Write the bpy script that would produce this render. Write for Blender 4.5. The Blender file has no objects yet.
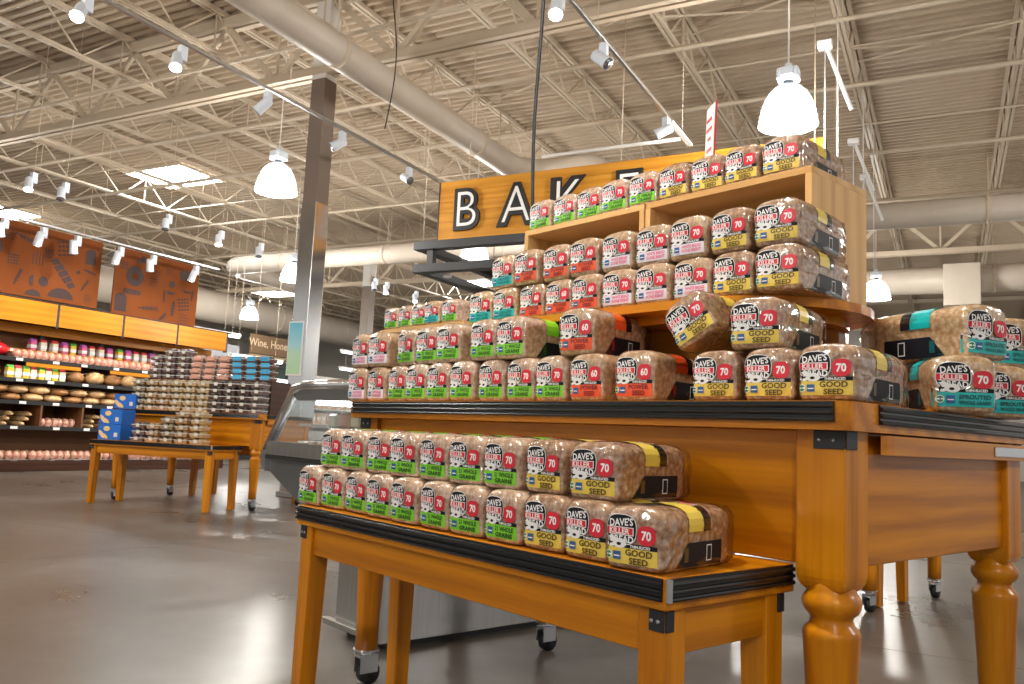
import bpy, math, random
from mathutils import Vector, Matrix
random.seed(7)
R = math.radians
SC = bpy.context.scene
COL = SC.collection

# ------------------------------------------------------------------ camera
H = 0.82
PITCH, ROLL, HEAD = R(6.468), R(2.669), R(27.968)
cam_data = bpy.data.cameras.new('camera')
cam_data.sensor_width = 36.0
cam_data.lens = 826.24 / 1024 * 36.0
cam_data.clip_end = 200
cam = bpy.data.objects.new('camera', cam_data)
COL.objects.link(cam)
f0 = Vector((0, math.cos(PITCH), math.sin(PITCH))); r0 = Vector((1, 0, 0)); u0 = r0.cross(f0)
r1 = r0 * math.cos(ROLL) + u0 * math.sin(ROLL)
u1 = -r0 * math.sin(ROLL) + u0 * math.cos(ROLL)
m3 = Matrix((r1, u1, -f0)).transposed()
cam.matrix_world = Matrix.Translation((0, 0, H)) @ Matrix.Rotation(HEAD, 4, 'Z') @ m3.to_4x4()
SC.camera = cam

# ------------------------------------------------------------------ world, exposure
w = bpy.data.worlds.new('world'); SC.world = w
w.use_nodes = True
bg = w.node_tree.nodes['Background']
bg.inputs[0].default_value = (1.0, 0.97, 0.93, 1)
bg.inputs[1].default_value = 0.42
SC.view_settings.view_transform = 'Standard'
SC.view_settings.look = 'None'
SC.view_settings.gamma = 1
SC.view_settings.use_curve_mapping = False
SC.view_settings.exposure = 0.55
HIGHBAY_W = 290      # point light inside each high-bay dome
SPOT_W = 230         # track spotlights that really light the display
SKYLIGHT_E = 26.0

# ------------------------------------------------------------------ helpers
IDENT = (0.0, (0, 0))
TROT = math.atan2(-0.36331627, 0.93166587)          # the display table's own axes in the shop
FRAMES = {'S': (0.0, (0, 0)), 'T': (TROT, (0, 0)), 'F': (R(10.5), (-7.24, 5.20))}
ORIG = {}

def to_world(frame, p):
    a, o = FRAMES[frame]
    return Vector((o[0] + p[0] * math.cos(a) - p[1] * math.sin(a), o[1] + p[0] * math.sin(a) + p[1] * math.cos(a), p[2]))

class MB:
    def __init__(s): s.v = []; s.f = []; s.m = []; s.mi = 0; s.sm = []; s.smooth = False
    def add(s, vs, fs):
        b = len(s.v); s.v += [tuple(v) for v in vs]
        for f in fs: s.f.append([i + b for i in f]); s.m.append(s.mi); s.sm.append(s.smooth)
        return s
    def box(s, x0, x1, y0, y1, z0, z1, b=0.0):
        c = ((x0 + x1) / 2, (y0 + y1) / 2, (z0 + z1) / 2); h = (abs(x1 - x0) / 2, abs(y1 - y0) / 2, abs(z1 - z0) / 2)
        return s.obox(c, h, None, b)
    def obox(s, c, h, rot=None, b=0.0):
        b = min(b, min(h) * .9)
        vs = []; idx = {}
        for sx in (-1, 1):
            for sy in (-1, 1):
                for sz in (-1, 1):
                    if b <= 0: idx[(sx, sy, sz)] = len(vs); vs.append(Vector((sx * h[0], sy * h[1], sz * h[2])))
                    else:
                        for a in range(3):
                            q = [h[k] - (0 if k == a else b) for k in range(3)]
                            idx[(sx, sy, sz, a)] = len(vs); vs.append(Vector((sx * q[0], sy * q[1], sz * q[2])))
        fs = []
        S = (-1, 1)
        def key(t, a): return idx[t] if b <= 0 else idx[t + (a,)]
        for a in range(3):
            o = [k for k in range(3) if k != a]
            for sg in S:
                q = []
                for (i, j) in ((-1, -1), (1, -1), (1, 1), (-1, 1)):
                    t = [0, 0, 0]; t[a] = sg; t[o[0]] = i; t[o[1]] = j; q.append(key(tuple(t), a))
                fs.append(q)
        if b > 0:
            for a in range(3):
                o = [k for k in range(3) if k != a]
                for i in S:
                    for j in S:
                        t0 = [0, 0, 0]; t1 = [0, 0, 0]
                        t0[a] = -1; t1[a] = 1
                        for t in (t0, t1): t[o[0]] = i; t[o[1]] = j
                        t0 = tuple(t0); t1 = tuple(t1)
                        fs.append([idx[t0 + (o[0],)], idx[t1 + (o[0],)], idx[t1 + (o[1],)], idx[t0 + (o[1],)]])
            for sx in S:
                for sy in S:
                    for sz in S: fs.append([idx[(sx, sy, sz, k)] for k in range(3)])
        out = []
        for f in fs:
            n = (vs[f[1]] - vs[f[0]]).cross(vs[f[2]] - vs[f[0]]); m = sum((vs[i] for i in f), Vector())
            out.append(f if n.dot(m) > 0 else f[::-1])
        c = Vector(c)
        s.add([(rot @ v if rot else v) + c for v in vs], out)
        return s
    def bar(s, p0, p1, wd, ht=None, b=0.0, up=(0, 0, 1)):
        p0 = Vector(p0); p1 = Vector(p1); d = p1 - p0; L = d.length; x = d / L
        u = Vector(up)
        if abs(x.dot(u)) > .98: u = Vector((0, 1, 0))
        y = u.cross(x).normalized(); z = x.cross(y)
        rot = Matrix((x, y, z)).transposed()
        return s.obox((p0 + p1) / 2, (L / 2, wd / 2, (ht or wd) / 2), rot, b)
    def tube(s, pts, r, seg=8, cap=True):
        pts = [Vector(p) for p in pts]; rr = r if isinstance(r, (list, tuple)) else [r] * len(pts)
        rings = []; prev = None
        for i, p in enumerate(pts):
            d = (pts[min(i + 1, len(pts) - 1)] - pts[max(i - 1, 0)]).normalized()
            if prev is None:
                a = Vector((0, 0, 1)) if abs(d.z) < .9 else Vector((1, 0, 0)); x = a.cross(d).normalized()
            else: x = (prev - d * prev.dot(d)).normalized()
            prev = x; y = d.cross(x)
            rings.append([p + (x * math.cos(2 * math.pi * k / seg) + y * math.sin(2 * math.pi * k / seg)) * rr[i] for k in range(seg)])
        vs = [v for g in rings for v in g]; fs = []
        for i in range(len(pts) - 1):
            for k in range(seg):
                k2 = (k + 1) % seg; fs.append([i * seg + k, i * seg + k2, (i + 1) * seg + k2, (i + 1) * seg + k])
        if cap: fs.append(list(range(seg))[::-1]); fs.append([(len(pts) - 1) * seg + k for k in range(seg)])
        o = s.smooth; s.smooth = True; s.add(vs, fs); s.smooth = o
        return s
    def lathe(s, prof, c=(0, 0, 0), seg=20):
        vs = []; fs = []
        for (r, z) in prof:
            for k in range(seg):
                a = 2 * math.pi * k / seg; vs.append((c[0] + r * math.cos(a), c[1] + r * math.sin(a), c[2] + z))
        for i in range(len(prof) - 1):
            for k in range(seg):
                k2 = (k + 1) % seg; fs.append([i * seg + k, i * seg + k2, (i + 1) * seg + k2, (i + 1) * seg + k])
        if prof[0][0] > 1e-5: fs.append([k for k in range(seg)][::-1])
        if prof[-1][0] > 1e-5: fs.append([(len(prof) - 1) * seg + k for k in range(seg)])
        o = s.smooth; s.smooth = True; s.add(vs, fs); s.smooth = o
        return s
    def prism(s, poly, axis, a0, a1):
        n = len(poly); vs = []
        for a in (a0, a1):
            for (p, q) in poly:
                vs.append({'x': (a, p, q), 'y': (p, a, q), 'z': (p, q, a)}[axis])
        ar = sum(poly[i][0] * poly[(i + 1) % n][1] - poly[(i + 1) % n][0] * poly[i][1] for i in range(n))
        flip = (ar > 0) != (axis == 'y')
        fs = [list(range(n))[::-1], list(range(n, 2 * n))] + [[i, (i + 1) % n, n + (i + 1) % n, n + i] for i in range(n)]
        if (a1 < a0): flip = not flip
        if not flip: fs = [f[::-1] for f in fs]
        s.add(vs, fs); return s
    def blob(s, c, r, seg=10, rings=6, rnd=0.0, flat=0.0):
        vs = []; fs = []
        for i in range(rings + 1):
            th = math.pi * i / rings
            for k in range(seg):
                a = 2 * math.pi * k / seg; q = 1 + random.uniform(-rnd, rnd)
                z = math.cos(th) * q
                if z < 0: z *= (1 - flat)
                vs.append((c[0] + r[0] * math.sin(th) * math.cos(a) * q, c[1] + r[1] * math.sin(th) * math.sin(a) * q, c[2] + r[2] * z))
        for i in range(rings):
            for k in range(seg):
                k2 = (k + 1) % seg; fs.append([i * seg + k, (i + 1) * seg + k, (i + 1) * seg + k2, i * seg + k2])
        o = s.smooth; s.smooth = True; s.add(vs, fs); s.smooth = o
        return s
    def mesh(s, name, mats, off=(0, 0, 0)):
        me = bpy.data.meshes.new(name)
        me.from_pydata([(v[0] - off[0], v[1] - off[1], v[2] - off[2]) for v in s.v], [], s.f)
        mats = mats if isinstance(mats, (list, tuple)) else [mats]
        for m in mats: me.materials.append(m)
        me.polygons.foreach_set('material_index', s.m); me.polygons.foreach_set('use_smooth', s.sm)
        me.update(); return me

def tag(o, label, cat=None, group=None, kind=None):
    if label: o['label'] = label
    if cat: o['category'] = cat
    if group: o['group'] = group
    if kind: o['kind'] = kind
    return o
def thing(name, label, cat, frame='S', origin=(0, 0, 0), group=None, rz=0.0):
    o = bpy.data.objects.new(name, None); o.empty_display_size = .1; COL.objects.link(o)
    o.location = to_world(frame, origin); o.rotation_euler = (0, 0, FRAMES[frame][0] + rz)
    ORIG[o.name] = origin
    return tag(o, label, cat, group)
def part(name, mb, mats, parent, label=None, kind=None):
    og = ORIG.get(parent.name, (0, 0, 0))
    me = mb if isinstance(mb, bpy.types.Mesh) else mb.mesh(name, mats, og)
    o = bpy.data.objects.new(name, me); COL.objects.link(o); o.parent = parent
    ORIG[o.name] = og
    if label: o['label'] = label
    if kind: o['kind'] = kind
    return o
def solo(name, mb, mats, label, cat, frame='S', origin=(0, 0, 0), group=None, kind=None, rz=0.0):
    me = mb if isinstance(mb, bpy.types.Mesh) else mb.mesh(name, mats, origin)
    o = bpy.data.objects.new(name, me); COL.objects.link(o)
    o.location = to_world(frame, origin); o.rotation_euler = (0, 0, FRAMES[frame][0] + rz)
    ORIG[o.name] = origin
    return tag(o, label, cat, group, kind)
def copy_tree(o, parent=None):
    c = o.copy(); COL.objects.link(c); c.parent = parent
    for ch in o.children: copy_tree(ch, c)
    return c
ORD = ['first', 'second', 'third', 'fourth', 'fifth', 'sixth', 'seventh', 'eighth', 'ninth', 'tenth', 'eleventh', 'twelfth', 'thirteenth', 'fourteenth', 'fifteenth', 'sixteenth', 'seventeenth', 'eighteenth', 'nineteenth', 'twentieth']

# ------------------------------------------------------------------ materials
def mat(name, col, rough=.5, metal=0.0, spec=.5, coat=0.0, emit=None, es=0.0):
    m = bpy.data.materials.new(name); m.use_nodes = True; b = m.node_tree.nodes['Principled BSDF']
    b.inputs['Base Color'].default_value = (*col, 1); b.inputs['Roughness'].default_value = rough
    b.inputs['Metallic'].default_value = metal; b.inputs['Specular IOR Level'].default_value = spec
    b.inputs['Coat Weight'].default_value = coat
    if emit: b.inputs['Emission Color'].default_value = (*emit, 1); b.inputs['Emission Strength'].default_value = es
    return m
def N(m, t, **k):
    n = m.node_tree.nodes.new(t)
    for a, v in k.items(): setattr(n, a, v)
    return n
def L(m, a, b): m.node_tree.links.new(a, b)
def ramp(m, stops):
    r = N(m, 'ShaderNodeValToRGB'); e = r.color_ramp.elements
    while len(e) < len(stops): e.new(.5)
    for i, (p, c) in enumerate(stops): e[i].position = p; e[i].color = (*c, 1)
    return r
def wood(name, dark, mid, light, axis=0, rough=.36, scale=1.0, coat=.22):
    m = mat(name, mid, rough, coat=coat); b = m.node_tree.nodes['Principled BSDF']
    b.inputs['Coat Roughness'].default_value = .16; b.inputs['Specular IOR Level'].default_value = .25
    tc = N(m, 'ShaderNodeTexCoord'); mp = N(m, 'ShaderNodeMapping')
    sc = [9 * scale] * 3; sc[axis] = .9 * scale; mp.inputs['Scale'].default_value = sc
    oi = N(m, 'ShaderNodeObjectInfo'); ad = N(m, 'ShaderNodeVectorMath', operation='MULTIPLY_ADD')
    L(m, tc.outputs['Object'], ad.inputs[0]); ad.inputs[1].default_value = (1, 1, 1)
    cm = N(m, 'ShaderNodeCombineXYZ')
    ml = N(m, 'ShaderNodeMath', operation='MULTIPLY'); ml.inputs[1].default_value = 7.3
    L(m, oi.outputs['Random'], ml.inputs[0])
    for k in range(3): L(m, ml.outputs[0], cm.inputs[k])
    L(m, cm.outputs[0], ad.inputs[2]); L(m, ad.outputs[0], mp.inputs['Vector'])
    n1 = N(m, 'ShaderNodeTexNoise'); n1.inputs['Scale'].default_value = .8; n1.inputs['Detail'].default_value = 3; n1.inputs['Distortion'].default_value = 1.2
    L(m, mp.outputs[0], n1.inputs['Vector'])
    wv = N(m, 'ShaderNodeTexWave', wave_type='RINGS'); wv.inputs['Scale'].default_value = .55; wv.inputs['Distortion'].default_value = 5; wv.inputs['Detail'].default_value = 2
    L(m, mp.outputs[0], wv.inputs['Vector'])
    mp2 = N(m, 'ShaderNodeMapping'); s2 = [70 * scale] * 3; s2[axis] = 3 * scale; mp2.inputs['Scale'].default_value = s2; L(m, ad.outputs[0], mp2.inputs['Vector'])
    n2 = N(m, 'ShaderNodeTexNoise'); n2.inputs['Scale'].default_value = 1.5; n2.inputs['Detail'].default_value = 2; L(m, mp2.outputs[0], n2.inputs['Vector'])
    a1 = N(m, 'ShaderNodeMix'); a1.inputs[0].default_value = .34; L(m, n1.outputs[0], a1.inputs[2]); L(m, wv.outputs[1], a1.inputs[3])
    a2 = N(m, 'ShaderNodeMix'); a2.inputs[0].default_value = .3; L(m, a1.outputs[0], a2.inputs[2]); L(m, n2.outputs[0], a2.inputs[3])
    r = ramp(m, [(.22, dark), (.5, mid), (.78, light)]); L(m, a2.outputs[0], r.inputs[0]); L(m, r.outputs[0], b.inputs['Base Color'])
    bp = N(m, 'ShaderNodeBump'); bp.inputs['Strength'].default_value = .05; L(m, n2.outputs[0], bp.inputs['Height']); L(m, bp.outputs[0], b.inputs['Normal'])
    return m
def mottled(name, c1, c2, scale, rough=.5, c3=None, bump=0.0, metal=0.0, coat=0.0, detail=4, stretch=(1, 1, 1)):
    m = mat(name, c1, rough, metal, coat=coat); b = m.node_tree.nodes['Principled BSDF']
    tc = N(m, 'ShaderNodeTexCoord'); mp = N(m, 'ShaderNodeMapping'); mp.inputs['Scale'].default_value = stretch
    L(m, tc.outputs['Object'], mp.inputs[0])
    n = N(m, 'ShaderNodeTexNoise'); n.inputs['Scale'].default_value = scale; n.inputs['Detail'].default_value = detail; L(m, mp.outputs[0], n.inputs['Vector'])
    st = [(.32, c1), (.68, c2)] if not c3 else [(.3, c1), (.52, c2), (.72, c3)]
    r = ramp(m, st); L(m, n.outputs[0], r.inputs[0]); L(m, r.outputs[0], b.inputs['Base Color'])
    if bump:
        bp = N(m, 'ShaderNodeBump'); bp.inputs['Strength'].default_value = bump; L(m, n.outputs[0], bp.inputs['Height']); L(m, bp.outputs[0], b.inputs['Normal'])
    return m
OAK = ((.30, .090, .001), (.53, .180, .0015), (.70, .270, .004))
W_X = wood('honey_oak_x', *OAK, axis=0); W_Y = wood('honey_oak_y', *OAK, axis=1); W_Z = wood('honey_oak_z', *OAK, axis=2)
PINE = ((.50, .27, .085), (.66, .39, .15), (.74, .47, .20))
P_X = wood('pale_pine_x', *PINE, axis=0, scale=.9, coat=.05, rough=.5); P_Y = wood('pale_pine_y', *PINE, axis=1, coat=.05, rough=.5); P_Z = wood('pale_pine_z', *PINE, axis=2, coat=.05, rough=.5)
SIGNW = wood('sign_wood', (.44, .165, .012), (.58, .25, .022), (.66, .32, .04), axis=0, scale=.8, coat=.05, rough=.5)
FASCIA = wood('fascia_wood', (.42, .145, .004), (.56, .21, .006), (.62, .26, .010), axis=1, scale=.6, coat=.1)
TRIM = mat('black_trim', (.006, .007, .009), .22)
BRACK = mat('dark_bracket', (.012, .014, .020), .4)
STEEL = mottled('stainless', (.52, .52, .52), (.62, .62, .61), 3, .26, metal=1.0, stretch=(40, 40, 1))
MIRROR = mottled('mirror_steel', (.66, .66, .66), (.72, .72, .71), 1.2, .17, metal=1.0, bump=.02)
CHROME = mat('chrome', (.75, .76, .78), .16, 1.0)
ZINC = mat('zinc', (.62, .64, .66), .3, 1.0)
RUBBER = mat('rubber', (.012, .012, .014), .55)
WHITEP = mat('white_paint', (.78, .76, .72), .5)
STRUCT = mat('structure_paint', (.60, .505, .385), .55)
DECK = mat('deck_paint', (.50, .40, .29), .6)
DUCT = mottled('duct_paint', (.54, .475, .39), (.60, .53, .45), 2, .5)
BROWNCOL = mat('column_brown', (.20, .155, .125), .5)
BLACK = mat('black', (.012, .012, .013), .45)
DARKST = mat('dark_steel', (.030, .032, .036), .45)
WHITE = mat('white', (.85, .85, .85), .5)
RED = mat('print_red', (.62, .015, .035), .35)
LAMPWHITE = mat('lamp_body', (.66, .72, .80), .45)

# glass and clear film
def glassy(name, tint, base, rough=.05, bump=0.0, bs=40, stretch=(1, 1, 1)):
    m = bpy.data.materials.new(name); m.use_nodes = True; t = m.node_tree; t.nodes.remove(t.nodes['Principled BSDF'])
    out = t.nodes['Material Output']; tr = N(m, 'ShaderNodeBsdfTransparent'); tr.inputs[0].default_value = (*tint, 1)
    gl = N(m, 'ShaderNodeBsdfGlossy'); gl.inputs['Roughness'].default_value = rough
    fr = N(m, 'ShaderNodeLayerWeight'); fr.inputs['Blend'].default_value = .5; pw = N(m, 'ShaderNodeMath', operation='POWER'); pw.inputs[1].default_value = 3.5; L(m, fr.outputs['Facing'], pw.inputs[0]); sc_ = N(m, 'ShaderNodeMath', operation='MULTIPLY'); sc_.inputs[1].default_value = .75; L(m, pw.outputs[0], sc_.inputs[0])
    ad = N(m, 'ShaderNodeMath', operation='ADD'); ad.inputs[1].default_value = base; ad.use_clamp = True
    mx = N(m, 'ShaderNodeMixShader'); L(m, sc_.outputs[0], ad.inputs[0]); L(m, ad.outputs[0], mx.inputs[0]); L(m, tr.outputs[0], mx.inputs[1]); L(m, gl.outputs[0], mx.inputs[2]); L(m, mx.outputs[0], out.inputs[0])
    if bump:
        tc = N(m, 'ShaderNodeTexCoord'); mp = N(m, 'ShaderNodeMapping'); mp.inputs['Scale'].default_value = stretch; L(m, tc.outputs['Object'], mp.inputs[0])
        oi = N(m, 'ShaderNodeObjectInfo'); v = N(m, 'ShaderNodeTexNoise', noise_dimensions='4D', noise_type='RIDGED_MULTIFRACTAL'); v.inputs['Scale'].default_value = bs; v.inputs['Detail'].default_value = 2; v.inputs['Distortion'].default_value = .5
        ml = N(m, 'ShaderNodeMath', operation='MULTIPLY'); ml.inputs[1].default_value = 40; L(m, oi.outputs['Random'], ml.inputs[0]); L(m, ml.outputs[0], v.inputs['W'])
        L(m, mp.outputs[0], v.inputs['Vector'])
        bp = N(m, 'ShaderNodeBump'); bp.inputs['Strength'].default_value = bump; bp.inputs['Distance'].default_value = .01
        L(m, v.outputs[0], bp.inputs['Height']); L(m, bp.outputs[0], gl.inputs['Normal']); L(m, bp.outputs[0], fr.inputs['Normal'])
    return m
GLASS = glassy('case_glass', (.95, .97, .97), .04, .03)
FILM = glassy('clear_film', (.97, .97, .96), .17, .15, bump=.9, bs=34, stretch=(1, .55, 1.2))
FILMT = glassy('clear_film_tail', (.72, .56, .46), .22, .16, bump=1.0, bs=30, stretch=(1.4, .6, 1))

# floor: polished concrete with sawn joints
FLOOR = mat('polished_concrete', (.2, .18, .16), .2)
def _floor():
    m = FLOOR; b = m.node_tree.nodes['Principled BSDF']; tc = N(m, 'ShaderNodeTexCoord')
    n1 = N(m, 'ShaderNodeTexNoise'); b.inputs['Specular IOR Level'].default_value = .34; n1.inputs['Scale'].default_value = 1.1; n1.inputs['Distortion'].default_value = .6; n1.inputs['Detail'].default_value = 6; n1.inputs['Roughness'].default_value = .6; L(m, tc.outputs['Object'], n1.inputs[0])
    n2 = N(m, 'ShaderNodeTexNoise'); n2.inputs['Scale'].default_value = 9; n2.inputs['Detail'].default_value = 5; L(m, tc.outputs['Object'], n2.inputs[0])
    mx = N(m, 'ShaderNodeMix'); mx.inputs[0].default_value = .22; L(m, n1.outputs[0], mx.inputs[2]); L(m, n2.outputs[0], mx.inputs[3])
    r = ramp(m, [(.3, (.080, .066, .052)), (.5, (.130, .112, .095)), (.68, (.185, .166, .146))]); L(m, mx.outputs[0], r.inputs[0])
    L(m, r.outputs[0], b.inputs['Base Color'])
    r2 = ramp(m, [(.35, (.27, .27, .27)), (.65, (.34, .34, .34))]); L(m, n1.outputs[0], r2.inputs[0]); L(m, r2.outputs[0], b.inputs['Roughness'])
_floor()

# ------------------------------------------------------------------ lights that the shop has (bulbs live in the lamps' builders)
def add_spot(name, loc, target, watts, size=R(55), blend=.5, col=(1, .93, .82), rad=.05):
    d = bpy.data.lights.new(name, 'SPOT'); d.energy = watts; d.spot_size = size; d.spot_blend = blend; d.color = col; d.shadow_soft_size = rad
    o = bpy.data.objects.new(name, d); COL.objects.link(o); o.location = loc
    o.rotation_euler = (Vector(target) - Vector(loc)).to_track_quat('-Z', 'Y').to_euler(); return o
def add_point(name, loc, watts, col=(1, .96, .9), rad=.2):
    d = bpy.data.lights.new(name, 'POINT'); d.energy = watts; d.color = col; d.shadow_soft_size = rad
    o = bpy.data.objects.new(name, d); COL.objects.link(o); o.location = loc; return o

# ------------------------------------------------------------------ floor, ceiling, walls
X0, X1, Y0, Y1 = -34.0, 14.0, -9.0, 38.0
fl = solo('floor', MB().box(X0, X1, Y0, Y1, -.05, 0), FLOOR, None, None, kind='structure')
joint = mat('joint_filler', (.17, .15, .13), .5)
for i, (a, b) in enumerate([((-12.0, Y0), (-12.0, Y1)), ((-8.3, Y0), (-8.3, Y1)), ((-4.6, Y0), (-4.6, Y1)), ((-.9, Y0), (-.9, Y1)), ((2.8, Y0), (2.8, Y1)), ((X0, 3.95), (X1, 3.95)), ((X0, 7.4), (X1, 7.4)), ((X0, 11.2), (X1, 11.2))]):
    part('control_joint', MB().bar((*a, .0005), (*b, .0005), .007, .001), joint, fl)

# corrugated roof deck
mb = MB(); pit = .152; y = Y0; pr = []
while y < Y1:
    pr += [(y, 6.20), (y + .05, 6.20), (y + .072, 6.25), (y + .130, 6.25)]; y += pit
vs = [(x, p, z) for x in (X0, X1) for (p, z) in pr]; n = len(pr)
mb.add(vs, [[i, i + 1, n + i + 1, n + i] for i in range(n - 1)])
ceil_o = solo('ceiling', mb, DECK, None, None, kind='structure')

# open-web joists running away from the camera
def joist_meshes():
    a, b = MB(), MB()
    for s in (-1, 1):
        a.box(.012 * s, .055 * s, Y0, Y1, 6.14, 6.20); b.box(.010 * s, .045 * s, Y0, Y1, 5.60, 5.64)
    wbm = MB(); y = Y0; k = 0
    while y < Y1 - 1.2:
        wbm.bar((0, y, 5.62), (0, y + .6, 6.16), .022); wbm.bar((0, y + .6, 6.16), (0, y + 1.2, 5.62), .022)
        wbm.bar((0, y + .6, 6.16), (0, y + .6, 5.62), .016) if k % 2 else None
        y += 1.2; k += 1
    return a.mesh('joist_top_chord', STRUCT), b.mesh('joist_bottom_chord', STRUCT), wbm.mesh('joist_web', STRUCT)
jt, jb, jw = joist_meshes()
for k in range(-17, 8):
    x = -1.03 + 1.85 * k
    j = part('roof_joist', jt, None, ceil_o); j.location = (x, 0, 0)
    part('bottom_chord', jb, None, j); part('web_bars', jw, None, j)
# girders across, carried by columns
for gy in (-4.6, 7.42, 19.4, 31.4):
    g = MB()
    for s in (-1, 1): g.box(X0, X1, gy + .02 * s, gy + .10 * s, 6.02, 6.14)
    go = part('girder', g, STRUCT, ceil_o)
    b = MB()
    for s in (-1, 1): b.box(X0, X1, gy + .02 * s, gy + .09 * s, 5.08, 5.18)
    part('bottom_chord', b, STRUCT, go)
    if gy < 30 and gy > 0:
        k = 0
        for i in range(-9, 8):
            x = -1.03 + 1.85 * i * 1.0
            for (xa, xb, wd) in ((x, x + .925, .07), (x + 1.85, x + .925, .07)):
                part('diagonal', MB().bar((xa, gy, 6.05), (xb, gy, 5.14), .05, wd), STRUCT, go)
            part('vertical', MB().bar((x + .925, gy, 5.14), (x + .925, gy, 6.04), .03), STRUCT, go)
# bridging rods, sprinkler pipes and conduit along the bays
for i, (yy, z, r, m) in enumerate([(5.75, 5.58, .014, STRUCT), (9.3, 5.57, .03, STRUCT), (10.2, 5.66, .012, STRUCT), (11.17, 5.58, .035, STRUCT), (12.6, 5.57, .016, STRUCT), (13.9, 5.57, .03, STRUCT), (16.66, 5.56, .04, STRUCT), (18.2, 5.57, .016, STRUCT), (21.5, 5.57, .03, STRUCT), (24, 5.57, .03, STRUCT), (3.2, 5.57, .016, STRUCT), (6.55, 5.0, .022, STRUCT)]):
    part('bridging_pipe', MB().tube([(X0, yy, z), (X1, yy, z)], r, 6), m, ceil_o)
for xa, ya in [(-4.0, 8.0), (-2.9, 8.6), (-1.03, 10.2), (-6.58, 9.6), (-10.3, 9.5), (-12.15, 12)]:
    part('cross_brace', MB().bar((xa, ya, 5.64), (xa + 1.85, ya + 1.5, 6.14), .02), STRUCT, ceil_o)
    part('cross_brace', MB().bar((xa + 1.85, ya, 5.64), (xa, ya + 1.5, 6.14), .02), STRUCT, ceil_o)

WALL = mat('wall_paint', (.72, .70, .64), .7)
solo('wall_back', MB().box(X0, X1, Y1 - 1.2, Y1 - 1, 0, 6.2), WALL, None, None, kind='structure')
solo('wall_left', MB().box(X0 + .8, X0 + 1, Y0, Y1 - 1.2, 0, 6.2), WALL, None, None, kind='structure')

# skylights in the deck
SKY = mat('skylight_pane', (.9, .95, 1), .5, emit=(.92, .97, 1.0), es=SKYLIGHT_E)
SKL = 0
for (sx, sy) in ((-16.0, 11.55), (-23.3, 12.2), (-15.9, 24.5), (-25.3, 24.5), (-8.5, 24.5)):
    SKL += 1
    s = solo('window_%d' % SKL, MB().box(sx, sx + 1.75, sy, sy + 1.25, 6.185, 6.197), SKY, None, None, origin=(sx, sy, 6.185), kind='structure')
    fr = MB()
    for (a, b) in (((sx, sy), (sx + 1.75, sy)), ((sx + 1.75, sy), (sx + 1.75, sy + 1.25)), ((sx + 1.75, sy + 1.25), (sx, sy + 1.25)), ((sx, sy + 1.25), (sx, sy))):
        fr.bar((*a, 6.18), (*b, 6.18), .06, .05)
    part('window_frame', fr, STRUCT, s)

# ------------------------------------------------------------------ columns
def column(cx, cy, label, w2=.105, poster=False):
    c = thing('column', label, 'column', 'S', (cx, cy, 0))
    part('steel_cladding', MB().box(cx - w2 - .012, cx + w2 + .012, cy - w2 - .012, cy + w2 + .012, 0, 3.48, .006), MIRROR, c, 'polished stainless steel cladding')
    part('painted_shaft', MB().box(cx - w2, cx + w2, cy - w2, cy + w2, 3.48, 5.02), BROWNCOL, c)
    part('top_shaft', MB().box(cx - w2, cx + w2, cy - w2, cy + w2, 5.02, 6.14), WHITEP, c)
    part('base_plate', MB().box(cx - w2 - .04, cx + w2 + .04, cy - w2 - .04, cy + w2 + .04, 0, .06, .005), STEEL, c)
    if poster:
        pm = mat('poster_print', (.4, .7, .8), .4); b = pm.node_tree.nodes['Principled BSDF']
        tc = N(pm, 'ShaderNodeTexCoord'); sx = N(pm, 'ShaderNodeSeparateXYZ'); L(pm, tc.outputs['Generated'], sx.inputs[0])
        r = ramp(pm, [(0, (.45, .78, .50)), (.4, (.52, .80, .62)), (.55, (.40, .75, .82)), (1, (.16, .58, .80))]); L(pm, sx.outputs[2], r.inputs[0]); L(pm, r.outputs[0], b.inputs['Base Color'])
        part('poster', MB().box(cx - w2 - .03, cx + w2 - .045, cy - w2 - .024, cy - w2 - .012, 1.42, 2.02), pm, c, 'pale blue and green poster')
        part('poster_frame', MB().box(cx - w2 - .045, cx + w2 - .03, cy - w2 - .018, cy - w2 - .0125, 1.40, 2.04), WHITE, c)
    return c
column(-6.72, 7.44, 'tall brown column with mirror steel cladding and a blue poster beside the refrigerated case', poster=True)
column(-15.2, 19.4, 'distant slim column seen past the steel-clad one, left of the sign', .14)

# ------------------------------------------------------------------ ducts
def duct(label, pts, r, seg=20, bands=(), m=DUCT):
    o = thing('air_duct', label, 'duct', 'S', pts[0])
    part('duct_run', MB().tube(pts, r, seg), m, o)
    for (p, d) in bands:
        p = Vector(p); d = Vector(d).normalized()
        part('duct_band', MB().tube([p - d * .03, p + d * .03], r * 1.05, seg), STRUCT, o)
    for (p, d) in bands:
        p = Vector(p)
        part('hanger_rod', MB().tube([p + Vector((0, 0, r)), (p.x, p.y, 5.62)], .008, 6), STRUCT, o)
    return o
el = [(-5.65 + .5 * (1 - math.cos(t)), 10.2 + .5 * math.sin(t), 4.75) for t in [R(15 * i) for i in range(7)]]
dn = [(-4.6 + .35 * math.sin(t), 10.7, 4.40 + .35 * math.cos(t)) for t in [R(18 * i) for i in range(6)]]
duct('round painted air duct crossing high before the brown column, elbowing behind the bakery sign', [(-5.65, -8, 4.75), (-5.65, 9.6, 4.75)] + el + dn + [(-4.25, 10.7, 3.5)], .172,
     bands=[((-5.65, y, 4.75), (0, 1, 0)) for y in (1.5, 4.2, 6.4, 9.3)])
el2 = [(-15.4 - .6 * math.sin(t), 14.6 + .6 * (1 - math.cos(t)), 4.7) for t in [R(15 * i) for i in range(7)]]
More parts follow.
